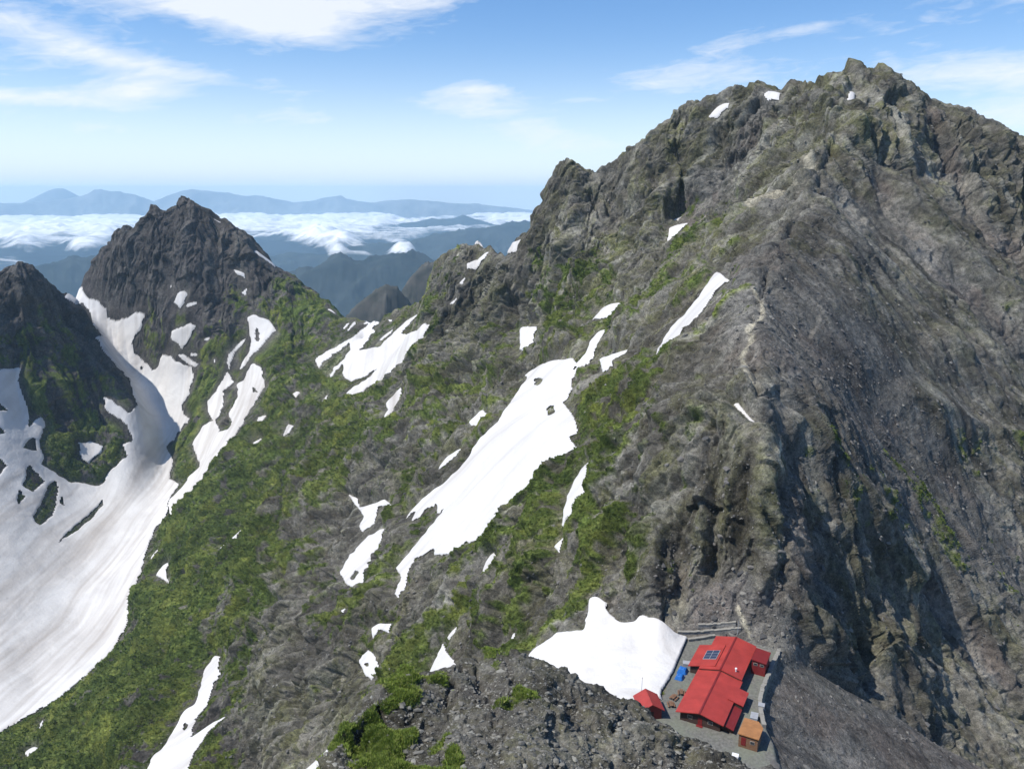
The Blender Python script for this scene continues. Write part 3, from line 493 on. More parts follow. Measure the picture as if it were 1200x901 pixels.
def terrain_mat(name, fine=1.0):
    m, t = mat(name); q = NT(t); co = q.n('ShaderNodeTexCoord').outputs['Object']
    veg, scr, ton_shade, hu, rib, trl = q.attr('veg'), q.attr('scree'), q.attr('tone_shade'), q.attr('hue'), q.attr('rib'), q.attr('trail')
    n1 = q.noise(co, .9 * fine, 6, .7); n2 = q.noise(co, .16 * fine, 5, .65, .4); n3 = q.noise(co, .035, 4, .6)
    vor = q.n('ShaderNodeTexVoronoi', {'Vector': co, 'Scale': .45 * fine, 'Randomness': 1.0}).outputs['Color']
    vs = q.n('ShaderNodeSeparateColor', {0: vor}).outputs[0]
    rock = q.mix(q.ramp(n2, .36, .64), (0.105, 0.100, 0.083), (0.264, 0.253, 0.214))
    rock = q.mix(q.ramp(hu, -.25, .3), rock, q.mix(q.ramp(n1, .35, .65), (0.123, 0.107, 0.069), (0.290, 0.266, 0.190)))
    rock = q.mix(q.ramp(n1, .42, .62, 0, .55), rock, (0.352, 0.341, 0.294))
    rock = q.mix(q.ramp(vs, .0, 1.0, 0, .35), rock, (0.062, 0.063, 0.064))
    rock = q.mix(q.ramp(n3, .5, .66, 0, .35), rock, (0.132, 0.093, 0.059))
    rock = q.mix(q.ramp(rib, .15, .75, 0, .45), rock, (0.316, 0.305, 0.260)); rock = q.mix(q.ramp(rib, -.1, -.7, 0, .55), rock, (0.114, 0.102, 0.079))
    ol = q.mix(q.ramp(n1, .35, .65), (.075, .082, .028), (.205, .205, .075)); n4 = q.noise(co, .07 * fine, 6, .72, .8)
    rock = q.mix(q.math('MULTIPLY', q.ramp(q.math('ADD', n4, q.math('MULTIPLY', hu, .12)), .44, .57, 0, .85), q.math('SUBTRACT', 1.0, q.ramp(ton_shade, .1, .8))), rock, ol)
    rock = q.mix(q.math('MULTIPLY', q.attr('crk_shade'), .6), rock, (.062, .056, .048)); stk = q.attr('streak'); rock = q.mix(q.ramp(stk, .1, .6, 0, .5), rock, (0.392, 0.383, 0.323)); rock = q.mix(q.ramp(stk, -.1, -.55, 0, .78), rock, (0.071, 0.066, 0.052))  # cracks coloured darker: crevice shade painted into the rock
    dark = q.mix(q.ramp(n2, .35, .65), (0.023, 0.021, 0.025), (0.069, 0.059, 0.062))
    rock = q.mix(ton_shade, rock, q.mix(.75, rock, dark))  # darkens the rock colour, shade of the left peak's face included
    sc1 = q.mix(q.ramp(n1, .3, .7), (0.098, 0.095, 0.088), (0.230, 0.214, 0.180)); sc1 = q.mix(q.ramp(n3, .45, .62, 0, .6), sc1, (0.166, 0.131, 0.108))
    sc1 = q.mix(q.ramp(stk, .05, .55, 0, .55), sc1, (0.277, 0.258, 0.215)); sc1 = q.mix(q.ramp(stk, -.05, -.5, 0, .6), sc1, (0.079, 0.078, 0.073)); sc1 = q.mix(1.0, sc1, (.94, .955, .985), 'MULTIPLY'); rock = q.mix(q.ramp(scr, .25, .75), rock, sc1); rock = q.mix(trl, rock, q.mix(n1, (0.253, 0.233, 0.179), (0.449, 0.411, 0.318)))
    gbig = q.noise(co, .03, 5, .65, .5); gmid = q.noise(co, .11 * fine, 5, .65)
    grn = q.mix(q.ramp(n1, .32, .68), (.036, .056, .016), (.132, .172, .040)); grn = q.mix(q.ramp(gmid, .45, .65, 0, .55), grn, (.022, .036, .012)); grn = q.mix(q.ramp(gbig, .5, .64, 0, .7), grn, (.185, .200, .042))
    grn = q.mix(q.ramp(stk, .0, .5, 0, .6), grn, (.170, .195, .055)); grn = q.mix(q.ramp(stk, -.05, -.5, 0, .5), grn, (.035, .05, .018))
    col = q.mix(veg, rock, grn)
    n5 = q.noise(co, 2.6 * fine, 5, .75); n6 = q.noise(co, .42 * fine, 6, .75, .5)
    n7 = q.noise(co, .014, 4, .6, .6); n8 = q.noise(co, .05, 5, .65, .8)
    gn = q.math('MULTIPLY', q.math('MULTIPLY', q.ramp(n5, .3, .7, .45, 1.4), q.ramp(n6, .33, .67, .38, 1.34)), q.math('MULTIPLY', q.ramp(n7, .36, .62, .78, 1.2), q.ramp(n8, .36, .64, .72, 1.25))); col = q.mix(1.0, col, q.n('ShaderNodeCombineColor', {0: gn, 1: gn, 2: gn}).outputs[0], 'MULTIPLY')
    h = q.math('ADD', q.math('ADD', q.math('MULTIPLY', n1, .5), q.math('MULTIPLY', n6, 1.1)), q.math('MULTIPLY', n2, 1.8))
    bump = q.n('ShaderNodeBump', {'Strength': .55, 'Distance': 1.6 / fine, 'Height': h}).outputs[0]
    q.out(q.bsdf(col, .95, .1, bump)); return m
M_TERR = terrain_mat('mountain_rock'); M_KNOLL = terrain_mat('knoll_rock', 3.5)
def snow_mat():
    m, t = mat('old_snow'); q = NT(t); co = q.n('ShaderNodeTexCoord').outputs['Object']
    dirt = q.attr('dirt'); n = q.noise(co, .25, 6, .6); n2 = q.noise(co, .02, 4, .6)
    c = q.mix(q.ramp(n2, .35, .7), (.62, .61, .595), (.52, .505, .49))
    c = q.mix(dirt, c, (.30, .265, .235)); c = q.mix(q.ramp(n, .55, .75, 0, .12), c, (.6, .56, .52))
    bump = q.n('ShaderNodeBump', {'Strength': .6, 'Distance': 1.0, 'Height': q.math('ADD', n, q.math('MULTIPLY', dirt, -.15))}).outputs[0]
    q.out(q.bsdf(c, .75, .2, bump)); return m
M_SNOW = snow_mat()
def terrace_mat():
    m, t = mat('gravel'); q = NT(t); co = q.n('ShaderNodeTexCoord').outputs['Object']
    n1 = q.noise(co, 1.3, 6, .7); n2 = q.noise(co, .12, 4, .6)
    c = q.mix(q.ramp(n1, .3, .7), (.09, .09, .082), (.2, .197, .18)); c = q.mix(q.ramp(n2, .45, .6, 0, .5), c, (.17, .19, .14))
    q.out(q.bsdf(c, .95, .1, q.n('ShaderNodeBump', {'Strength': .6, 'Distance': .3, 'Height': n1}).outputs[0])); return m
M_GRAV = terrace_mat()

# ------------------------------------------------------------------ mesh out of the survey grid
def mesh_from(name, verts, faces4, material, attrs=None, smooth=True):
    me = bpy.data.meshes.new(name); nv, nf = len(verts), len(faces4); kf = faces4.shape[1]
    me.vertices.add(nv); me.vertices.foreach_set('co', np.ascontiguousarray(verts, F32).ravel())
    me.loops.add(nf * kf); me.loops.foreach_set('vertex_index', np.ascontiguousarray(faces4, np.int32).ravel())
    me.polygons.add(nf); me.polygons.foreach_set('loop_start', np.arange(0, nf * kf, kf, dtype=np.int32))
    me.polygons.foreach_set('use_smooth', np.full(nf, smooth) if isinstance(smooth, bool) else smooth)
    for k_, a in (attrs or {}).items():
        at = me.attributes.new(k_, 'FLOAT', 'POINT'); at.data.foreach_set('value', np.ascontiguousarray(a, F32).ravel())
    me.update(calc_edges=True); me.materials.append(material)
    return me
def link(name, me, parent=None):
    o = bpy.data.objects.new(name, me); COL.objects.link(o)
    if parent: o.parent = parent
    return o
def tag(o, label=None, cat=None, group=None, kind=None):
    if label: o['label'] = label
    if cat: o['category'] = cat
    if group: o['group'] = group
    if kind: o['kind'] = kind
    return o
ID = np.arange(NA * NR).reshape(NA, NR)
Q = np.stack([ID[:-1, :-1], ID[1:, :-1], ID[1:, 1:], ID[:-1, 1:]], -1)
POSALL = np.stack([DX, DY, DZ], -1).reshape(-1, 3)
FAR = np.clip(RR / 1500, 0, 1)
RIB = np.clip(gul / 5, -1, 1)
PATHS = [[(955,196),(948,206),(935,224),(915,238),(900,248),(890,256)],[(884,340),(893,352),(896,368),(884,384),(878,396)],[(882,400),(868,420),(876,440),(880,462)],[(905,512),(898,532),(893,548)],[(864,712),(872,730),(880,745)]]
trail = np.zeros_like(Xf)
for p_ in PATHS:
    pm = VIS & (U > 850) & (U < 970) & (V < 760) & (V > 185) & ~HUMP
    trail[pm] = np.maximum(trail[pm], np.clip(1.6 - poly_dist(U[pm] + JU[pm] * .5, V[pm] + JV[pm] * .5, p_, False) / 2.4, 0, 1))
ATT = {'crk_shade': np.clip(crack / 3.2, 0, 1), 'rib': RIB, 'streak': np.clip(streak, -1, 1), 'trail': trail, 'veg': vm * (1 - sfe), 'scree': np.clip(scree + .35 * perlin(Xw, Yw, Zw, 25, 120) + west * np.clip(-gul / 5 + .1, -.5, .8) * .8 + chute * .9 - np.clip(form / 8, 0, .5), 0, 1.3), 'tone_shade': np.clip(tone_shade, 0, 1), 'hue': hue, 'far': FAR}
def sub(fm, pos):
    q = Q[fm]; used, inv = np.unique(q.ravel(), return_inverse=True)
    return used, inv.reshape(-1, 4), pos[used]
def grid_obj(name, fm, material, kind='structure', smooth=True):
    used, fc, vs = sub(fm, POSALL)
    if not smooth:
        e1 = np.linalg.norm(vs[fc[:, 1]] - vs[fc[:, 0]], axis=1); e2 = np.linalg.norm(vs[fc[:, 3]] - vs[fc[:, 0]], axis=1); smooth = np.maximum(e1, e2) / (np.minimum(e1, e2) + 1e-6) > 2.2
    return tag(link(name, mesh_from(name, vs, fc, material, {k_: v.ravel()[used] for k_, v in ATT.items()}, smooth)), kind=kind)
RQ = RR[:-1, :-1]; AQ = AZ[:-1, :-1]
# which ground each cell belongs to
back_r = np.interp(AZ[:, 0], *(lambda b: (b[0], b[1]))((np.array([float(ray(u, v)[0]) for (u, v) in ((300,930),(425,824),(575,763),(720,803),(880,889),(1000,980))]), np.array([105., 128., 147., 140., 130., 118.]))))
cKN = RQ < back_r[:-1, None]
cTE = (dT[:-1, :-1] < 0.5) & ~cKN
cSC = (~cKN) & (~cTE) & (U[:-1, :-1] > 880) & (V[:-1, :-1] > 745) & in_poly(U[:-1, :-1], V[:-1, :-1], [(893,772),(918,757),(960,790),(1085,888),(1180,1000),(880,1000),(870,840)]) & (RQ < 255)
cLP = (~cKN) & ((RQ > 1090) & (AQ < -0.20))
cMA = ~(cKN | cTE | cSC | cLP)
grid_obj('rocky_knoll_hill', cKN, M_KNOLL, smooth=False)
grid_obj('gravel_terrace_ground', cTE, M_GRAV)
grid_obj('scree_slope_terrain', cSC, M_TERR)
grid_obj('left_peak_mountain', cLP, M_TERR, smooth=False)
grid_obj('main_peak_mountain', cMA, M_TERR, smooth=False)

# dirt streaks along the fall line of the snow
a_ = np.zeros_like(Xf)
for kdir in range(K):
    th = 2 * math.pi * kdir / K; wgt = np.clip((gx * math.cos(th) + gy * math.sin(th) - 0.62) / 0.38, 0, 1) ** 1.5
    m = (wgt > 0.01) & (smask > 0) & (RR < 700)
    if not m.any(): continue
    a = ((Xf[m] * math.cos(th) + Yf[m] * math.sin(th)) * 0.06).astype(F32); c = (-Xf[m] * math.sin(th) + Yf[m] * math.cos(th)).astype(F32); z0 = np.zeros_like(a)
    a_[m] += (wgt[m] * (perlin(a, c, z0, 22, 131) * .6 + perlin(a, c, z0, 7, 132) * .45 + perlin(a, c, z0, 2.6, 133) * .3)).astype(F32)
pa_, pb_ = [(r * math.sin(float(ray(u, v)[0])), r * math.cos(float(ray(u, v)[0]))) for u, v, r in ((0, 770, 875), (200, 545, 1290))]; th = math.atan2(pb_[1] - pa_[1], pb_[0] - pa_[0])
m = (smask > 0) & (RR >= 700); a = ((Xf[m] * math.cos(th) + Yf[m] * math.sin(th)) * 0.05).astype(F32); c = (-Xf[m] * math.sin(th) + Yf[m] * math.cos(th) + 12 * perlin(Xf[m], Yf[m], Zf[m], 120, 139)).astype(F32); z0 = np.zeros_like(a)
a_[m] = (perlin(a, c, z0, 26, 131) * .6 + perlin(a, c, z0, 9, 132) * .5 + perlin(a, c, z0, 4, 133) * .35 + .12 + .3 * perlin(Xf[m], Yf[m], Zf[m], 160, 138)) * np.maximum(wsum[m], .05)
dirt = np.clip(a_ / np.maximum(wsum, .05) * .85 + .07, 0, .7) * np.where(RR > 600, 1.0, .95)
ns = 2
din = soft(smask, ns)
for i, (poly, holes, lab) in enumerate(SNOW):
    m = snow_id == i
    fm = (m[:-1, :-1].astype(int) + m[1:, :-1] + m[1:, 1:] + m[:-1, 1:]) >= 3
    if fm.sum() < 2: print('SNOW small', i, fm.sum()); continue
    if fm.sum() < 30000:                                      # keep the main piece of a patch, drop crumbs
        fi_ = np.nonzero(fm); lb = np.full(fm.shape, 10 ** 9); lb[fi_] = np.arange(len(fi_[0]))
        x0, x1, y0, y1 = fi_[0].min(), fi_[0].max() + 1, fi_[1].min(), fi_[1].max() + 1; L0 = lb[x0:x1, y0:y1]; on = fm[x0:x1, y0:y1]
        while True:
            P_ = np.pad(L0, 1, constant_values=10 ** 9); L1 = np.minimum.reduce([L0, P_[:-2, 1:-1], P_[2:, 1:-1], P_[1:-1, :-2], P_[1:-1, 2:]]); L1 = np.where(on, L1, 10 ** 9)
            if (L1 == L0).all(): break
            L0 = L1
        v_, c_ = np.unique(L0[on], return_counts=True); fm = np.zeros_like(fm); fm[x0:x1, y0:y1] = L0 == v_[np.argmax(c_)]
    edge = din
    thick = np.clip(RR / 400, .35, 2.2) * (3.5 if lab.startswith('thick') else 1.5)
    off = (0.16 + 0.6 * np.clip((edge - .35) / .4, 0, 1)) * thick * .8
    pos = POSALL + (np.stack([Nn[0], Nn[1], Nn[2]], -1) * off[..., None]).reshape(-1, 3)
    used, fc, vs = sub(fm, pos)
    tag(link('snow_patch', mesh_from('snow_patch', vs, fc, M_SNOW, {'dirt': dirt.ravel()[used]})), lab, 'snow patch', 'old snow patches on the mountain slopes')
print('grid ok')
#@@PART2
# ------------------------------------------------------------------ loose rocks, dwarf pine, grass (nobody could count them)
vis_flat = (VIS & (np.abs(AZ) < .68) & (V < 940))
def scatter(name, wmap, n, size, tmpl, material, seed, tilt=.6, kind='stuff', sink=.2):
    g = np.random.default_rng(seed); p = (wmap * vis_flat).ravel().astype(np.float64); p /= p.sum()
    idx = g.choice(p.size, n, p=p); base = POSALL[idx]; r = RR.ravel()[idx]
    sz = size(g, r, idx); nrm = Nn.reshape(3, -1)[:, idx].T
    tv, tf = tmpl; nt = len(tv)
    a = g.uniform(0, 2 * math.pi, n); ca_, sa_ = np.cos(a), np.sin(a)
    st = g.uniform(.65, 1.35, (n, 3)); jv = g.normal(0, .24, (n, nt, 3))
    L = tv[None] * (1 + jv) * st[:, None]
    x = L[..., 0] * ca_[:, None] - L[..., 1] * sa_[:, None]; y = L[..., 0] * sa_[:, None] + L[..., 1] * ca_[:, None]
    L = np.stack([x, y, L[..., 2]], -1) * sz[:, None, None]
    up = nrm * tilt + np.array([0, 0, 1 - tilt]); up /= np.linalg.norm(up, axis=1)[:, None]
    e1 = np.cross(up, np.array([0.3, .9, .1])); e1 /= np.linalg.norm(e1, axis=1)[:, None]; e2 = np.cross(up, e1)
    W = base[:, None] + L[..., :1] * e1[:, None] + L[..., 1:2] * e2[:, None] + (L[..., 2:] - sink * sz[:, None, None] * 0) * up[:, None]
    fc = (tf[None] + (np.arange(n) * nt)[:, None, None]).reshape(-1, tf.shape[1])
    rv = np.repeat(g.random(n), nt)
    return tag(link(name, mesh_from(name, W.reshape(-1, 3), fc, material, {'rnd': rv}, False)), kind=kind)
ph = (1 + 5 ** .5) / 2
ICV = np.array([(-1, ph, 0), (1, ph, 0), (-1, -ph, 0), (1, -ph, 0), (0, -1, ph), (0, 1, ph), (0, -1, -ph), (0, 1, -ph), (ph, 0, -1), (ph, 0, 1), (-ph, 0, -1), (-ph, 0, 1)]) / 1.9
ICF = np.array([(0,11,5),(0,5,1),(0,1,7),(0,7,10),(0,10,11),(1,5,9),(5,11,4),(11,10,2),(10,7,6),(7,1,8),(3,9,4),(3,4,2),(3,2,6),(3,6,8),(3,8,9),(4,9,5),(2,4,11),(6,2,10),(8,6,7),(9,8,1)])
ROCKT = (ICV * np.array([1.15, .75, .5]), ICF)
def tuft(nb, h, wd, spread, seed, flat=0.0):
    g = np.random.default_rng(seed); v, f = [], []
    for i in range(nb):
        a = g.uniform(0, 6.283); rr = g.uniform(0, spread); bx, by = rr * math.cos(a), rr * math.sin(a); lean = g.uniform(.1, .7)
        a2 = a + g.normal(0, .6); tx, ty = bx + math.cos(a2) * lean * h, by + math.sin(a2) * lean * h; tz = h * g.uniform(.6, 1.1) * (1 - flat * rr / spread)
        k_ = len(v); v += [(bx - math.sin(a2) * wd, by + math.cos(a2) * wd, -.1), (bx + math.sin(a2) * wd, by - math.cos(a2) * wd, -.1), (tx, ty, tz)]; f.append((k_, k_ + 1, k_ + 2))
    return np.array(v), np.array(f)
def rnd_mat(name, c0, c1, c2, rough=.95, broad=False):
    m, t = mat(name); q = NT(t); rn = q.attr('rnd')
    if broad:
        co = q.n('ShaderNodeTexCoord').outputs['Object']; rn = q.math('ADD', q.math('MULTIPLY', rn, .45), q.math('ADD', q.ramp(q.noise(co, .03, 5, .65, .5), .4, .64, 0, .5), q.ramp(q.noise(co, .11, 5, .65), .4, .62, .25, -.2)))
    c = q.mix(q.ramp(rn, 0, .6), c0, c1); c = q.mix(q.ramp(rn, .7, 1), c, c2)
    q.out(q.bsdf(c, rough, .1)); return m
M_BOUL = rnd_mat('boulder_rock', (0.077, 0.077, 0.072), (0.172, 0.165, 0.145), (0.258, 0.252, 0.221)); M_SCRB = rnd_mat('scree_rock', (0.060, 0.061, 0.062), (0.129, 0.122, 0.115), (0.206, 0.199, 0.178))
M_PINE = rnd_mat('dwarf_pine_green', (.050, .078, .020), (.130, .172, .042), (.235, .245, .065), broad=True); M_GRAS = rnd_mat('alpine_grass_green', (.11, .165, .03), (.20, .27, .05), (.30, .31, .10))
gcell = np.abs(np.gradient(T, axis=1))                        # weight by the area it takes in view
KNm = np.zeros(RR.shape, bool); KNm[:-1, :-1] = cKN; TEm = np.zeros(RR.shape, bool); TEm[:-1, :-1] = cTE; SCm = np.zeros(RR.shape, bool); SCm[:-1, :-1] = cSC
scatter('loose_rubble', KNm * (gcell + 2e-4) * (1 - .9 * vm), 12000, lambda g, r, i: np.clip(.07 * g.pareto(2.0, len(r)) + .06, .06, .5), ROCKT, M_BOUL, 1)
nosnow = (snow_id < 0) & ~KNm & ~TEm
scatter('slope_rubble', nosnow * (gcell + 1e-4) * (1 - .85 * vm) * (RR < 700) * (.12 + np.clip(scree, 0, 1)) * np.where(SCm, .25, 1), 20000, lambda g, r, i: np.clip((.2 * g.pareto(2.4, len(r)) + .18) * np.clip(r / 300, .6, 1.8), .12, 1.0), ROCKT, M_SCRB, 2)
PT = tuft(14, .8, .22, .9, 5, .5)
scatter('dwarf_pine_scrub', nosnow * (gcell + 1e-4) * vm * (RR < 1300), 80000, lambda g, r, i: g.uniform(.3, .85, len(r)) * np.clip(r / 420, .6, 2.1), PT, M_PINE, 3)
GT = tuft(9, .26, .04, .28, 6)
scatter('alpine_grass', KNm * (gcell + 2e-4) * np.clip(vm * 1.1 - .05, 0, 1), 34000, lambda g, r, i: g.uniform(.5, 1.3, len(r)), GT, M_GRAS, 4)

# ------------------------------------------------------------------ the lodge and what stands round it
class MB:
    def __init__(s): s.v = []; s.f = []
    def add(s, v, f):
        k_ = len(s.v); s.v += [tuple(map(float, p)) for p in v]; s.f += [tuple(i + k_ for i in q_) for q_ in f]
    def box(s, x0, x1, y0, y1, z0, z1):
        s.add([(x0,y0,z0),(x1,y0,z0),(x1,y1,z0),(x0,y1,z0),(x0,y0,z1),(x1,y0,z1),(x1,y1,z1),(x0,y1,z1)], [(0,3,2,1),(4,5,6,7),(0,1,5,4),(1,2,6,5),(2,3,7,6),(3,0,4,7)])
    def slab(s, top, th):                                     # polygon top, extruded straight down
        n = len(top); s.add(list(top) + [(p[0], p[1], p[2] - th) for p in top], [tuple(range(n)), tuple(range(2 * n - 1, n - 1, -1))] + [(i, i + n, (i + 1) % n + n, (i + 1) % n) for i in range(n)])
    def to_floor(s, top, z0):
        n = len(top); s.add(list(top) + [(p[0], p[1], z0) for p in top], [tuple(range(n)), tuple(range(2 * n - 1, n - 1, -1))] + [(i, i + n, (i + 1) % n + n, (i + 1) % n) for i in range(n)])
    def cyl(s, p, q_, r0, r1, n=8):
        p = Vector(p); q_ = Vector(q_); d = (q_ - p).normalized(); e = d.orthogonal().normalized(); f_ = d.cross(e)
        ring = lambda c, r: [tuple(c + (e * math.cos(2*math.pi*i/n) + f_ * math.sin(2*math.pi*i/n)) * r) for i in range(n)]
        s.add(ring(p, r0) + ring(q_, r1), [tuple(range(n - 1, -1, -1)), tuple(range(n, 2*n))] + [(i, (i+1) % n, (i+1) % n + n, i + n) for i in range(n)])
    def build(s, name, material, parent=None, loc=None, rz=0):
        me = bpy.data.meshes.new(name); me.from_pydata(s.v, [], s.f); me.update(); me.materials.append(material)
        bm = bmesh.new(); bm.from_mesh(me); bmesh.ops.recalc_face_normals(bm, faces=bm.faces); bm.to_mesh(me); bm.free()
        o = link(name, me, parent)
        if loc is not None: o.location = loc; o.rotation_euler = (0, 0, rz)
        return o
def empty(name, loc, rz, label, cat, group=None):
    o = bpy.data.objects.new(name, None); COL.objects.link(o); o.location = loc; o.rotation_euler = (0, 0, rz); return tag(o, label, cat, group)
def paint(name, col, rough=.55, var=.12, scale=.6, seam=0, spec=.3):
    m, t = mat(name); q = NT(t); co = q.n('ShaderNodeTexCoord').outputs['Object']; n1 = q.noise(co, scale, 5, .65); n2 = q.noise(co, scale * 6, 4, .7)
    c = q.mix(q.ramp(n1, .3, .7), tuple(x * (1 - var) for x in col), tuple(min(1, x * (1 + var)) for x in col)); c = q.mix(q.ramp(n2, .55, .75, 0, .25), c, tuple(x * .65 for x in col))
    nm = None
    if seam:
        wv = q.n('ShaderNodeTexWave', {'Vector': co, 'Scale': seam}, wave_type='BANDS', bands_direction='Y').outputs['Fac']
        nm = q.n('ShaderNodeBump', {'Strength': .5, 'Distance': .06, 'Height': q.ramp(wv, .86, .98)}).outputs[0]
    q.out(q.bsdf(c, rough, spec, nm)); return m
M_RED = paint('red_sheet_roof', (.34, .042, .035), .5, .2, .28, seam=1.1); M_REDD = paint('dark_red_sheet', (.17, .018, .019), .55, .15, .5); M_WALL = paint('brown_timber_wall', (.055, .032, .026), .85)
M_TAN = paint('rusty_tan_roof', (.32, .15, .06), .7, .2, .7); M_TRIM = paint('dark_trim', (.05, .03, .028), .7); M_GLASS = paint('dark_window', (.03, .035, .045), .12, .1, 1, spec=.5)
M_FRAME = paint('pale_frame', (.30, .27, .24), .7); M_STONE = paint('dry_stone', (.25, .24, .22), .95, .35, 1.4); M_PALE = paint('pale_concrete', (.24, .23, .205), .9, .15, .8)
M_BLUE = paint('blue_tarp', (.02, .13, .42), .5, .2, 1); M_WHITE = paint('white_sheet', (.72, .73, .75), .6, .08, 1); M_PV = paint('solar_glass', (.035, .05, .095), .2, .15, 1, spec=.6); M_METAL = paint('grey_metal', (.38, .39, .41), .45, .1, 1)
M_WOOD = paint('weathered_wood', (.18, .10, .06), .85, .25, 2); M_GREYBOX = paint('grey_box', (.3, .31, .33), .7, .15, 1)
ORG = Vector((43.2, 161.1, GZ - 3.9)); ORG0 = Vector((41.8, 155.8, GZ)); RZ = -math.atan2(.475, .88)    # local y runs along the roof ridge, local x to its right
def loc2w(x, y, z=0): return ORG0 + Vector((x * .88 + y * .475, -x * .475 + y * .88, z))
lodge = empty('mountain_lodge', ORG, RZ, 'long red roofed mountain lodge with a solar panel, on the gravel col', 'lodge')
def win(par, x, y, z, side, wd=1.2, h=1.0):
    """a framed window on the wall: side 'l'/'r' = wall facing -x/+x, 'f' = facing -y"""
    fr, gl_ = MB(), MB(); a = wd / 2; k_ = h / 2
    if side in 'lr':
        sg = -1 if side == 'l' else 1; x0 = x
        fr.box(min(x0, x0 + sg * .07), max(x0, x0 + sg * .07), y - a, y + a, z - k_, z + k_); gl_.box(min(x0 + sg * .072, x0 + sg * .09), max(x0 + sg * .072, x0 + sg * .09), y - a + .1, y + a - .1, z - k_ + .1, z + k_ - .1)
    else:
        fr.box(x - a, x + a, y - .07, y, z - k_, z + k_); gl_.box(x - a + .1, x + a - .1, y - .09, y - .072, z - k_ + .1, z + k_ - .1)
    f_ = fr.build('window', M_FRAME, par); gl_.build('pane', M_GLASS, f_)
w_ = MB()                                                       # body with gable ends
w_.add([(-4.7,.9,-1),(4.7,.9,-1),(4.7,19,-1),(-4.7,19,-1),(-4.7,.9,6.3),(4.7,.9,6.3),(4.7,19,6.3),(-4.7,19,6.3),(0,.9,7.35),(0,19,7.35)],[(0,3,2,1),(0,1,5,8,4),(1,2,6,5),(3,0,4,7),(2,3,7,9,6),(4,8,9,7),(5,6,9,8)])
w_.add([(-4.6,19.01,-1),(4.6,19.01,-1),(4.6,35.3,-1),(-4.6,35.3,-1),(-4.6,19.01,6.85),(4.6,19.01,6.85),(4.6,35.3,6.85),(-4.6,35.3,6.85),(0,19.01,7.8),(0,35.3,7.8)],[(0,3,2,1),(0,1,5,8,4),(1,2,6,5),(3,0,4,7),(2,3,7,9,6),(4,8,9,7),(5,6,9,8)])
w_.build('wall', M_WALL, lodge)
def gable(y0, y1, hw, zr, ze, name, hwl=None):
    m_ = MB(); hl = hwl or hw
    m_.slab([(0, y0, zr), (0, y1, zr), (-hl, y1, ze), (-hl, y0, ze)], .2); m_.slab([(hw, y0, ze), (hw, y1, ze), (0, y1, zr), (0, y0, zr)], .2)
    r_ = m_.build(name, M_RED, lodge); c_ = MB(); c_.add([(-.28, y0 - .03, zr - .03), (0, y0 - .03, zr + .08), (.28, y0 - .03, zr - .03), (-.28, y1 + .03, zr - .03), (0, y1 + .03, zr + .08), (.28, y1 + .03, zr - .03)], [(0,1,4,3),(1,2,5,4),(0,2,1),(3,4,5),(0,3,5,2)]); c_.build('ridge_cap', M_REDD, r_); return r_
gable(0, 19.3, 5.6, 7.7, 6.35, 'roof'); gable(19.0, 36.2, 5.4, 8.2, 6.9, 'roof')
m_ = MB(); m_.slab([(-1.6, 20.2, 8.05), (-1.6, 31.2, 8.05), (-8.5, 31.2, 6.0), (-8.5, 20.2, 6.0)], .22); m_.build('wing_roof', M_RED, lodge)
m_ = MB(); m_.to_floor([(-4.65, 20.7, 6.85), (-4.65, 30.7, 6.85), (-8.0, 30.7, 5.85), (-8.0, 20.7, 5.85)], -1); m_.build('wing_wall', M_WALL, lodge)
m_ = MB(); m_.slab([(4.1, 9.7, 7.0), (7.9, 9.7, 6.15), (7.9, 15.6, 6.15), (4.1, 15.6, 7.0)], .2); m_.build('porch_roof', M_RED, lodge)
m_ = MB(); m_.to_floor([(4.75, 10, 6.6), (7.5, 10, 6.0), (7.5, 15.3, 6.0), (4.75, 15.3, 6.6)], -1); m_.build('porch_wall', M_WALL, lodge)
m_ = MB(); m_.slab([(4.9, 1.0, 6.0), (7.7, 1.0, 5.2), (7.7, 9.6, 5.2), (4.9, 9.6, 6.0)], .18); m_.build('lean_to_roof', M_REDD, lodge)
m_ = MB(); m_.to_floor([(4.75, 1.6, 5.8), (7.3, 1.6, 5.05), (7.3, 9.6, 5.05), (4.75, 9.6, 5.8)], -1); m_.build('lean_to_wall', M_WALL, lodge)
m_ = MB(); m_.box(-.75, .75, .2, .88, 3.7, 4.0); m_.box(-.5, .5, .84, .885, 4.0, 5.95); m_.build('door', M_REDD, lodge)
for x in (-2.4, 2.4): win(lodge, x, .9, 5.4, 'f', 1.2, .9)
for y in (3, 6.2, 9.4, 12.6, 15.8): win(lodge, -4.7, y, 5.3, 'l', 1.2, .9)
for y in (22, 24.6, 27.2, 29.6): win(lodge, -8.0, y, 4.95, 'l', 1.3, .8)
for y in (17.2, 21, 24, 27, 30): win(lodge, 4.7 if y < 19 else 4.6, y, 5.3, 'r', 1.2, .9)
fr = MB(); sl_ = (8.05 - 6.0) / 6.9; zf = lambda x: 8.05 + (x + 1.6) * sl_ + .06
fr.slab([(-2.2, 23.4, zf(-2.2) + .1), (-2.2, 27.9, zf(-2.2) + .1), (-5.6, 27.9, zf(-5.6) + .1), (-5.6, 23.4, zf(-5.6) + .1)], .1); pv = fr.build('solar_panel', M_METAL, lodge)
for a0 in range(3):
    for b0 in range(2):
        g_ = MB(); y0 = 23.5 + a0 * 1.47; x1 = -2.3 - b0 * 1.66; g_.slab([(x1, y0, zf(x1) + .125), (x1, y0 + 1.36, zf(x1) + .125), (x1 - 1.56, y0 + 1.36, zf(x1 - 1.56) + .125), (x1 - 1.56, y0, zf(x1 - 1.56) + .125)], .02); g_.build('solar_cell_module', M_PV, pv)
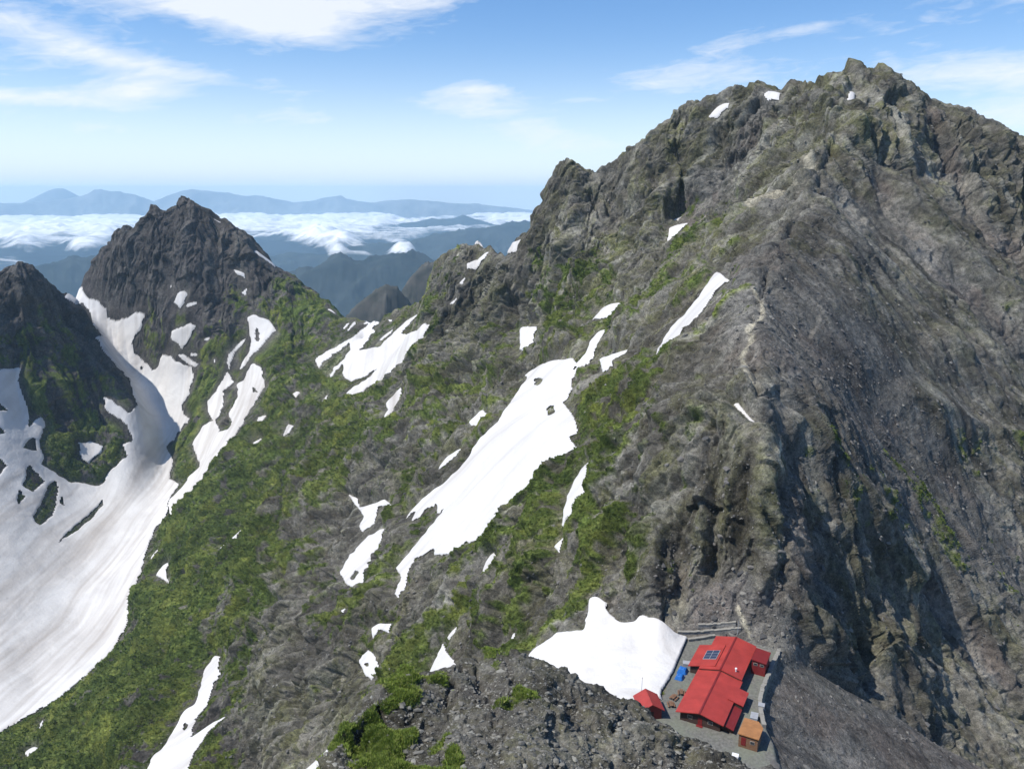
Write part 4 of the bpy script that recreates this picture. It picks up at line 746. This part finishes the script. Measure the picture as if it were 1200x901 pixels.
m_ = MB(); m_.cyl((3.4, 21.2, 6.6), (3.4, 21.2, 8.1), .16, .16); m_.cyl((3.4, 21.2, 8.1), (3.4, 21.2, 8.35), .3, .26); m_.build('chimney', M_WHITE, lodge)
# boxy red annex, right of the upper end
an = empty('storage_annex', loc2w(6.4, 35.8), RZ, 'boxy dark red annex beside the upper right end of the lodge', 'annex')
m_ = MB(); m_.box(-1.7, 1.7, -2.7, 2.7, -3, 3.7); m_.build('wall', M_REDD, an); m_ = MB(); m_.slab([(-1.9, -3.0, 4.25), (1.9, -3.0, 3.85), (1.9, 3.0, 3.85), (-1.9, 3.0, 4.25)], .25); m_.build('roof', M_REDD, an)
win(an, -.8, -2.7, 2.9, 'f', 1, .7); win(an, .8, -2.7, 2.9, 'f', 1, .7); m_ = MB(); m_.box(-1.92, 1.92, 3.003, 3.1, 3.55, 4.3); m_.build('parapet', M_FRAME, an)
# tan shed at the lower end
sh = empty('tan_shed', loc2w(10.3, 6.3), RZ, 'small shed with a rusty tan roof below the lodge at the edge of the col', 'shed'); sh.location.z = GZ - .5
tp = [(-2.3, -3.3), (2.3, -3.3), (2.3, 1.5), (.9, 3.5), (-2.3, 3.5)]
m_ = MB(); m_.to_floor([(x * .9, y * .92, 3.35) for x, y in tp], -3); m_.build('wall', M_WOOD, sh)
m_ = MB(); m_.slab([(x, y, 3.75 - .07 * y * -1 * 0 + (-.05 * y)) for x, y in tp], .22); m_.build('roof', M_TAN, sh)
win(sh, .9, -3.04, 2.4, 'f', 1.0, .8); m_ = MB(); m_.box(-1.5, -.5, -3.1, -3.04, 1.15, 3.1); m_.build('door', M_REDD, sh)
# small gabled red hut
hut = empty('small_hut', (32.5, 166.8, GZ), R(6), 'small red gabled hut standing apart in front of the snow bank', 'hut')
m_ = MB(); m_.add([(-2.4,-2.7,-1.5),(2.4,-2.7,-1.5),(2.4,2.7,-1.5),(-2.4,2.7,-1.5),(-2.4,-2.7,2.6),(2.4,-2.7,2.6),(2.4,2.7,2.6),(-2.4,2.7,2.6),(0,-2.7,4.0),(0,2.7,4.0)],[(0,3,2,1),(0,1,5,8,4),(1,2,6,5),(3,0,4,7),(2,3,7,9,6),(4,8,9,7),(5,6,9,8)]); m_.build('wall', M_REDD, hut)
m_ = MB(); m_.slab([(0,-3.2,4.25),(0,3.2,4.25),(-3.0,3.2,2.5),(-3.0,-3.2,2.5)],.16); m_.slab([(3.0,-3.2,2.5),(3.0,3.2,2.5),(0,3.2,4.25),(0,-3.2,4.25)],.16); m_.build('roof', M_RED, hut)
win(hut, 2.4, 0, 1.4, 'r', 1, .9); m_ = MB(); m_.box(-.5, .5, -2.78, -2.7, -.1, 2); m_.build('door', M_WALL, hut)
# stone walls
def ground(x, y):
    d = (DX - x) ** 2 + (DY - y) ** 2; return float(DZ.ravel()[int(np.argmin(d))])
def stone_wall(name, pts, wdt, label, h=1.0, depth=3.0, capw=None, material=None):
    root = empty(name, (pts[0][0], pts[0][1], pts[0][2]), 0, label, 'stone wall'); o0 = Vector(pts[0]); g = np.random.default_rng(len(pts) * 7 + int(abs(pts[0][0])))
    sm = []
    for (a_1, b_1) in zip(pts[:-1], pts[1:]):
        n = max(1, int((Vector(b_1) - Vector(a_1)).length / .9))
        sm += [Vector(a_1).lerp(Vector(b_1), k_ / n) for k_ in range(n)]
    sm.append(Vector(pts[-1])); body, cap = MB(), MB()
    for k_ in range(len(sm) - 1):
        p, q_ = sm[k_] - o0, sm[k_ + 1] - o0; d = (q_ - p); d.z = 0; d.normalize(); nn = Vector((-d.y, d.x, 0)); e = float(g.normal(0, .06)); hh = h + float(g.normal(0, .07))
        a1, a2 = p + nn * (wdt / 2 + e), p - nn * (wdt / 2 - e * .5); b1, b2 = q_ + nn * (wdt / 2 + e), q_ - nn * (wdt / 2 - e * .5)
        body.add([(c.x, c.y, c.z - depth) for c in (a1, b1, b2, a2)] + [(c.x, c.y, c.z + hh) for c in (a1, b1, b2, a2)], [(0,3,2,1),(4,5,6,7),(0,1,5,4),(1,2,6,5),(2,3,7,6),(3,0,4,7)])
        cw = .08; z1 = hh + .012
        cap.add([(c.x + s_ * nn.x * cw, c.y + s_ * nn.y * cw, c.z + z1) for c, s_ in ((a1, 1), (b1, 1), (b2, -1), (a2, -1))] + [(c.x + s_ * nn.x * cw, c.y + s_ * nn.y * cw, c.z + z1 + .16) for c, s_ in ((a1, 1), (b1, 1), (b2, -1), (a2, -1))], [(0,3,2,1),(4,5,6,7),(0,1,5,4),(1,2,6,5),(2,3,7,6),(3,0,4,7)])
    body.build('stone_face', material or M_STONE, root); cap.build('coping', M_PALE, root)
arc = [(72,192.5),(70.6,190),(68.6,186.6),(66.8,183.2),(64.8,179.8),(62.4,175.6),(60.4,171),(59,166),(58.3,161)]
stone_wall('retaining_wall', [(x, y, GZ) for x, y in arc], .8, 'curved pale stone wall holding the terrace above the dark scree', .7, 4.5)
def seen(u, v):
    k_ = int(np.argmin(np.where(VIS & (RR > 150), (PU - u) ** 2 + (PV - v) ** 2, 1e9))); return tuple(map(float, POSALL[k_]))
PU, PV = project(DX, DY, DZ)
for (pts, lab) in (([(806,751),(822,749),(838,746)], 'lowest of the stone terrace walls just above the lodge'), ([(794,742),(812,743),(832,741),(852,739),(868,738)], 'long middle stone terrace wall above the lodge'), ([(818,734),(840,733),(862,731)], 'highest stone terrace wall above the lodge')):
    stone_wall('terrace_wall', [seen(u, v) for u, v in pts], .7, lab, .6, 2.5)
stone_wall('low_wall', [(*loc2w(-4.4, -1.0)[:2], GZ), (*loc2w(1.5, -1.5)[:2], GZ), (*loc2w(7.4, -1.4)[:2], GZ)], .6, 'low stone wall across the front of the lodge gable', .5, 1)
# things on the terrace
def tarp(x, y, sx, sy, h, lab):
    r = empty('tarp_bundle', (*loc2w(x, y)[:2], GZ), RZ, lab, 'tarp', 'blue tarps by the snow bank'); b_ = MB(); g = np.random.default_rng(int(y * 10)); n = 6; V_ = []; 
    for i in range(n + 1):
        for j in range(n + 1):
            a_1, b_1 = i / n * 2 - 1, j / n * 2 - 1; e = max(abs(a_1), abs(b_1)); V_.append((a_1 * sx / 2, b_1 * sy / 2, h * (1 - e ** 5) + float(g.normal(0, .06)) * (e < 1) - (.05 if e == 1 else 0)))
    b_.add(V_, [(i * (n + 1) + j, (i + 1) * (n + 1) + j, (i + 1) * (n + 1) + j + 1, i * (n + 1) + j + 1) for i in range(n) for j in range(n)]); b_.build('cover', M_BLUE, r)
    c_ = MB(); c_.cyl((-sx / 2, 0, .02), (-sx / 2 * .8, 0, h * .75), .03, .03, 5); c_.build('rope', M_FRAME, r)
tarp(-11.0, 25.2, 2.6, 2.4, 1.3, 'upper blue tarp over stacked goods, between snow bank and lodge'); tarp(-10.9, 22.2, 2.2, 2.2, 1.1, 'lower blue tarp over stacked goods, between snow bank and lodge')
def bench(x, y, rz, lab):
    r = empty('picnic_table', (*loc2w(x, y)[:2], GZ), RZ + rz, lab, 'table', 'wooden tables on the lodge terrace')
    t_ = MB(); [t_.box(-.42 + k_ * .22, -.24 + k_ * .22, -1.0, 1.0, .72, .77) for k_ in range(4)]; t_.build('table_top', M_WOOD, r)
    for sx in (-.75, .75): b_ = MB(); b_.box(sx - .14, sx + .14, -1.0, 1.0, .42, .46); b_.build('seat', M_WOOD, r)
    for sy in (-.7, .7): l_ = MB(); l_.box(-.8, .8, sy - .05, sy + .05, .33, .41); l_.box(-.3, -.2, sy - .05, sy + .05, 0, .718); l_.box(.2, .3, sy - .05, sy + .05, 0, .718); l_.box(-.85, -.75, sy - .05, sy + .05, 0, .328); l_.box(.75, .85, sy - .05, sy + .05, 0, .328); l_.build('leg', M_TRIM, r)
bench(-8.6, 16.0, .3, 'weathered table nearest the lodge wing on the terrace'); bench(-9.6, 13.2, -.2, 'weathered table in the middle of the terrace row'); bench(-9.4, 10.2, .5, 'weathered table nearest the small red hut')
def crate(x, y, sx, sy, h, m_, lab, rz=0.1):
    r = empty('storage_box', (*loc2w(x, y)[:2], GZ), RZ + rz, lab, 'box'); b_ = MB(); b_.box(-sx/2, sx/2, -sy/2, sy/2, 0, h); b_.build('box_body', m_, r); b_ = MB(); b_.box(-sx/2 - .05, sx/2 + .05, -sy/2 - .05, sy/2 + .05, h + .004, h + .12); b_.build('lid', m_, r)
crate(-.4, -2.9, 2.2, 1.3, 1.0, M_WHITE, 'white lidded box below the lodge gable'); crate(8.6, -1.2, 1.3, 1.1, .9, M_WHITE, 'whitish box beside the tan shed'); crate(9.4, 14.2, 1.6, 2.4, 1.2, M_GREYBOX, 'grey box behind the lodge, inside the curved wall'); crate(10.0, 19.5, 1.4, 1.4, 1.0, M_GREYBOX, 'square grey box behind the lodge, below the annex'); crate(-10.8, 28.3, 2.0, 1.6, 1.0, M_GREYBOX, 'grey box at the upper end of the snow bank', .3)
def pole(x, y, z, h, lab, top=True):
    r = empty('marker_pole', (x, y, z), 0, lab, 'pole'); b_ = MB(); b_.cyl((0, 0, -.5), (.1, 0, h), .07, .05, 8); b_.build('shaft', M_METAL, r); b_ = MB(); b_.box(-.08, .5, -.03, .03, h - .5, h - .12) if top else b_.cyl((.1, 0, h), (.1, 0, h + .2), .1, .1, 8); b_.build('pole_top', M_FRAME, r)
pole(31.5, 171.5, GZ, 6.0, 'thin metal pole behind the small red hut', False); pole(62.5, 199.0, ground(62.5, 199.0), 4.0, 'pale post above the upper end of the lodge')

# ------------------------------------------------------------------ far country
def ramp_mat(name, c0, c1, scale, rough=.95):
    m, t = mat(name); q = NT(t); co = q.n('ShaderNodeTexCoord').outputs['Object']; n1 = q.noise(co, scale, 7, .62)
    q.out(q.bsdf(q.mix(q.ramp(n1, .35, .65), c0, c1), rough, .05)); return m
M_FOREST = ramp_mat('far_forest', (.017, .026, .026), (.042, .052, .050), .004); M_ALPS = ramp_mat('far_alpine_rock', (.12, .13, .135), (.23, .235, .23), .0012); M_FARR = ramp_mat('far_rock', (.05, .055, .05), (.10, .095, .085), .02)
def range_mesh(name, sky_, r0, depth, zb, material, na=420, nd=70, amp=.16, lam=.35, seed=1, front=.55, kind='structure'):
    a0 = np.array([float(ray(u, v)[0]) for u, v, *_ in sky_]); t0 = np.array([float(ray(u, v)[1]) for u, v, *_ in sky_])
    a = np.linspace(a0[0], a0[-1], na); tt = np.interp(a, a0, t0); d = np.linspace(-1, 1, nd)
    A2, D2 = np.meshgrid(a, d, indexing='ij'); rr = r0 + np.where(D2 < 0, D2 * depth * front, D2 * depth)
    top = (tt * r0)[:, None]; prof = np.where(D2 < 0, 1 - np.abs(D2) ** .85, 1 - np.abs(D2) ** 1.2)
    x, y = rr * np.sin(A2), rr * np.cos(A2); s_ = depth * lam; z0 = np.zeros_like(x)
    hgt = np.abs(top - zb)
    nz = .6 * ridge(x, y, z0, s_, seed) + .3 * ridge(x, y, z0, s_ * .45, seed + 1) + .16 * ridge(x, y, z0, s_ * .2, seed + 2) + .08 * ridge(x, y, z0, s_ * .09, seed + 3)
    z = zb + hgt * prof + nz * hgt * amp * (1 - .75 * np.exp(-(D2 / .06) ** 2)) - .0 * hgt
    ed = np.clip((1 - np.abs(np.linspace(-1, 1, na))) / .03, 0, 1)[:, None]; z = zb + (z - zb) * ed
    idn = np.arange(na * nd).reshape(na, nd); f = np.stack([idn[:-1, :-1], idn[1:, :-1], idn[1:, 1:], idn[:-1, 1:]], -1).reshape(-1, 4)
    return tag(link(name, mesh_from(name, np.stack([x, y, z], -1).reshape(-1, 3), f, material)), kind=kind)
range_mesh('dark_foothill_mountain', [(395,390),(415,362),(425,352),(440,342),(452,339),(465,341),(478,352),(488,368),(500,380),(530,400)], 2450, 420, -900, M_FARR, 260, 90, .1, .5, 3)
range_mesh('craggy_foothill_mountain', [(440,390),(470,345),(480,328),(490,318),(500,315),(512,316),(530,322),(560,340),(600,370)], 2700, 420, -900, M_FARR, 260, 90, .1, .5, 8)
range_mesh('wooded_hill', [(250,345),(300,335),(340,328),(365,320),(385,310),(400,307),(415,310),(430,313),(450,308),(470,304),(490,307),(520,318),(600,330),(700,350)], 8200, 2600, -2100, M_FOREST, 420, 120, .14, .4, 13)
range_mesh('left_wooded_hill', [(-250,330),(-60,322),(0,318),(40,312),(70,308),(110,305),(150,307),(220,318),(330,340)], 11500, 2600, -2100, M_FOREST, 420, 90, .12, .4, 17)
range_mesh('middle_range_hill', [(250,312),(300,304),(340,296),(380,299),(420,290),(450,285),(480,283),(510,277),(540,273),(565,269),(590,264),(620,263),(700,275),(800,290)], 15500, 3800, -2100, M_FOREST, 520, 110, .12, .35, 23)
range_mesh('poking_range_hill', [(420,285),(455,267),(470,262),(500,258),(530,256),(542,253),(555,257),(580,264),(620,270),(700,290)], 25500, 3500, -2100, M_FOREST, 300, 70, .10, .35, 29)
range_mesh('far_range_mountain', [(-400,240),(-200,236),(-60,241),(0,239),(40,238),(60,235),(85,233),(100,229),(112,224),(120,223),(140,226),(160,229),(172,235),(180,236),(195,229),(212,224),(225,222),(245,225),(262,226),(285,230),(300,230),(320,233),(345,238),(362,236),(380,232),(395,230),(408,233),(420,236),(440,238),(455,236),
   (480,233),(495,234),(520,238),(545,239),(570,241),(600,245),(640,247),(760,246),(900,250),(1300,245),(1600,248)], 36000, 5500, -2200, M_ALPS, 1100, 60, .10, .3, 37)
range_mesh('distant_cone_mountain', [(-10,250),(25,238),(42,230),(54,224),(62,221),(66,220.3),(74,220.3),(78,222),(86,226),(97,232),(112,238),(150,250)], 39500, 2800, -2200, M_ALPS, 200, 50, .01, .3, 41)
# valley floor, one sheet to the horizon
rr_ = np.exp(np.linspace(math.log(1500), math.log(43000), 260)); aa_ = np.linspace(-1.35, 1.35, 500); A2, R2 = np.meshgrid(aa_, rr_, indexing='ij'); x = R2 * np.sin(A2); y = R2 * np.cos(A2); z0 = np.zeros_like(x)
z = -2000 + 260 * ridge(x, y, z0, 5200, 61) + 120 * ridge(x, y, z0, 1800, 62) - 0; idn = np.arange(x.size).reshape(x.shape); f = np.stack([idn[:-1, :-1], idn[1:, :-1], idn[1:, 1:], idn[:-1, 1:]], -1).reshape(-1, 4)
tag(link('valley_ground', mesh_from('valley_ground', np.stack([x, y, z], -1).reshape(-1, 3), f, M_FOREST)), kind='structure')
# sea of cloud lying in the valleys
def cloud_mat():
    m, t = mat('cloud_white'); q = NT(t); co = q.n('ShaderNodeTexCoord').outputs['Object']; n = q.noise(co, .0016, 7, .62)
    al = q.ramp(q.math('ADD', q.attr('dens'), q.math('MULTIPLY', q.math('SUBTRACT', n, .5), 1.6)), 0.24, .78)
    d = q.n('ShaderNodeBsdfDiffuse', {'Color': (.97, .965, .95, 1)}).outputs[0]; tl = q.n('ShaderNodeBsdfTranslucent', {'Color': (.97, .965, .95, 1)}).outputs[0]
    b_ = q.n('ShaderNodeMixShader', {0: .15, 1: d, 2: tl}).outputs[0]
    q.out(q.n('ShaderNodeMixShader', {0: al, 1: q.n('ShaderNodeBsdfTransparent').outputs[0], 2: b_}).outputs[0]); return m
M_CLOUD = cloud_mat()
CS = [(-60,255,1),(0,252,1),(60,255,1),(120,256,1),(0,270,1),(60,272,1),(120,274,1),(30,284,.8),(100,286,.7),(0,292,.15),(60,298,-.4),(140,300,-.4),(150,286,.2),(200,262,.9),(200,290,-.3),(260,262,.9),(300,262,1),(350,262,1),(400,262,1),(440,264,.9),(340,275,.6),(380,280,.95),(400,288,.85),
      (420,293,.4),(330,288,-.2),(300,292,-.5),(360,300,-.6),(440,284,-.1),(450,275,.5),(480,272,.5),(472,295,.75),(452,303,-.6),(500,303,-.6),(500,285,-.5),(530,268,.35),(560,262,.6),(590,260,.9),(620,262,.9),(520,262,.5),(560,275,-.4),(600,275,-.4),(430,256,.9),(0,246,.1),(60,246,.0),(120,248,.2),(200,249,.2),(350,250,.2),(480,252,.2),(800,262,.8),(1200,262,.8)]
rc = np.exp(np.linspace(math.log(11500), math.log(42000), 420)); ac = np.linspace(-.72, .72, 900); A2, R2 = np.meshgrid(ac, rc, indexing='ij'); x = R2 * np.sin(A2); y = R2 * np.cos(A2); z0 = np.zeros_like(x)
uu, vv = project(x, y, np.full_like(x, -1000.)); S_ = np.array(CS, float)
def fcl(a, b):
    d = ((a[:, None] - S_[None, :, 0]) ** 2 * .25 + (b[:, None] - S_[None, :, 1]) ** 2 * 2.2 + 6) ** -1.5; return d @ S_[:, 2] / d.sum(1)
dens = chunks(fcl, uu, vv) + .35 * perlin(x, y, z0, 2600, 71) + .25 * perlin(x, y, z0, 900, 72) + .12 * perlin(x, y, z0, 350, 73)
bil = 1 - np.abs(perlin(x, y, z0, 1500, 75)) * 2 + .5 * (1 - np.abs(perlin(x, y, z0, 600, 76)) * 2) + .25 * (1 - np.abs(perlin(x, y, z0, 260, 77)) * 2)
dz = np.clip(dens, 0, 1); zz = -1090 + dz * 150 + bil * 150 * dz
keep = dens > .06; idn = np.arange(x.size).reshape(x.shape); kf = keep[:-1, :-1] | keep[1:, 1:]; f = np.stack([idn[:-1, :-1], idn[1:, :-1], idn[1:, 1:], idn[:-1, 1:]], -1)[kf]
us_, inv = np.unique(f.ravel(), return_inverse=True)
tag(link('valley_clouds', mesh_from('valley_clouds', np.stack([x, y, zz], -1).reshape(-1, 3)[us_], inv.reshape(-1, 4), M_CLOUD, {'dens': dens.ravel()[us_]})), kind='stuff')
# air
m, t = mat('air'); q = NT(t); vol = q.n('ShaderNodeVolumePrincipled', {'Color': (.52, .78, 1, 1), 'Density': HAZE, 'Anisotropy': 0.0}); t.links.new(vol.outputs[0], q.n('ShaderNodeOutputMaterial').inputs['Volume'])
b_ = MB(); b_.box(-52000, 52000, -9000, 43500, -2600, 385); tag(b_.build('haze', m), kind='stuff')
# ------------------------------------------------------------------ sky, sun
SUN_EL, SUN_AZ = 56.0, -107.0                                 # azimuth from the view direction (+Y), negative is left
w = bpy.data.worlds.new('World'); sc.world = w; w.use_nodes = True; t = w.node_tree; t.nodes.clear(); q = NT(t)
sky = q.n('ShaderNodeTexSky', sky_type='NISHITA', sun_disc=False, sun_elevation=R(SUN_EL), sun_rotation=R(SUN_AZ), altitude=600, air_density=1.0, dust_density=.8, ozone_density=1.0)
gen = q.n('ShaderNodeTexCoord').outputs['Generated']; sp_ = q.n('ShaderNodeSeparateXYZ', {0: gen})
azn = q.math('ARCTAN2', sp_.outputs[0], sp_.outputs[1]); hyp = q.math('POWER', q.math('ADD', q.math('MULTIPLY', sp_.outputs[0], sp_.outputs[0]), q.math('ADD', q.math('MULTIPLY', sp_.outputs[1], sp_.outputs[1]), 1e-6)), .5)
tel = q.math('DIVIDE', sp_.outputs[2], hyp)
cv = q.n('ShaderNodeCombineXYZ', {0: q.math('MULTIPLY', azn, 2.2), 1: q.math('MULTIPLY', q.math('SUBTRACT', tel, q.math('MULTIPLY', azn, .08)), 9.0)}).outputs[0]
cn = q.noise(cv, 3.0, 9, .6, .6); cn2 = q.noise(cv, 11.0, 6, .6, 1.2)
tot = None
for (u, v, ru, rv, rot, st_) in [(295,-4,205,30,0,1.05),(325,30,75,28,0,.9),(250,6,170,18,12,.6),(60,44,120,14,10,.75),(150,75,160,8,6,.5),(165,100,45,17,-8,.95),(120,112,110,9,-4,.55),(548,122,48,17,3,1.1),(555,104,45,8,2,.75),(635,155,60,22,4,.85),(725,172,70,16,0,.55),
      (345,140,70,10,-5,.6),(60,118,120,8,4,.55),(110,152,60,9,0,.4),(450,188,50,8,0,.35),(1180,80,110,20,8,.62),(1190,135,60,14,0,.65),(1080,22,170,22,-10,.6),(945,34,45,7,-8,.7),(860,50,45,10,-12,.6),(770,98,110,22,-6,.65),(640,75,60,10,10,.3),(20,22,60,12,5,.4),(1050,100,120,18,0,.45),(500,2,90,12,-6,.6),(-300,60,250,60,0,.8),(1600,80,250,60,0,.7)]:
    a0, t0 = (float(c) for c in ray(u, v)); cr, sr = math.cos(R(-rot)), math.sin(R(-rot)); sx, sy = FPX / ru, FPX / rv
    da = q.math('SUBTRACT', azn, a0); dt = q.math('SUBTRACT', tel, t0)
    p1 = q.math('MULTIPLY', q.math('ADD', q.math('MULTIPLY', da, cr), q.math('MULTIPLY', dt, sr)), sx); p2 = q.math('MULTIPLY', q.math('SUBTRACT', q.math('MULTIPLY', dt, cr), q.math('MULTIPLY', da, sr)), sy)
    g_ = q.math('MULTIPLY', q.math('EXPONENT', q.math('MULTIPLY', q.math('ADD', q.math('MULTIPLY', p1, p1), q.math('MULTIPLY', p2, p2)), -1.0)), st_)
    tot = g_ if tot is None else q.math('ADD', tot, g_)
val = q.math('ADD', q.math('MULTIPLY', tot, .92), q.math('ADD', q.math('MULTIPLY', q.math('SUBTRACT', cn, .5), 1.9), q.math('MULTIPLY', q.math('SUBTRACT', cn2, .5), 1.0)))
alp = q.math('MULTIPLY', q.ramp(val, .38, 1.35), .80); alp = q.math('MULTIPLY', alp, q.ramp(tel, -.01, .02))
skc = q.mix(1.0, sky.outputs[0], (.56, .80, 1.06), 'MULTIPLY')
skc = q.mix(q.math('MULTIPLY', q.math('EXPONENT', q.math('MULTIPLY', q.math('MULTIPLY', tel, tel), -90.0)), .66), skc, (8.6, 8.9, 9.3))
cc = q.mix(alp, skc, (7.0, 7.1, 7.2))
bg = q.n('ShaderNodeBackground', {'Color': cc, 'Strength': .10})
t.links.new(bg.outputs[0], q.n('ShaderNodeOutputWorld').inputs['Surface'])
sl = bpy.data.lights.new('sun', 'SUN'); sl.energy = 3.7; sl.angle = R(.53); sl.color = (1, .95, .87)
so = bpy.data.objects.new('sun', sl); COL.objects.link(so)
from mathutils import Vector
sd = Vector((math.sin(R(SUN_AZ)) * math.cos(R(SUN_EL)), math.cos(R(SUN_AZ)) * math.cos(R(SUN_EL)), math.sin(R(SUN_EL))))
so.rotation_euler = (-sd).to_track_quat('-Z', 'Y').to_euler()
sc.view_settings.view_transform = 'Standard'; sc.view_settings.look = 'None'; sc.view_settings.exposure = .60; sc.view_settings.gamma = 1
sc.cycles.use_denoising = True; sc.cycles.max_bounces = 5; sc.cycles.diffuse_bounces = 3; sc.cycles.volume_bounces = 2
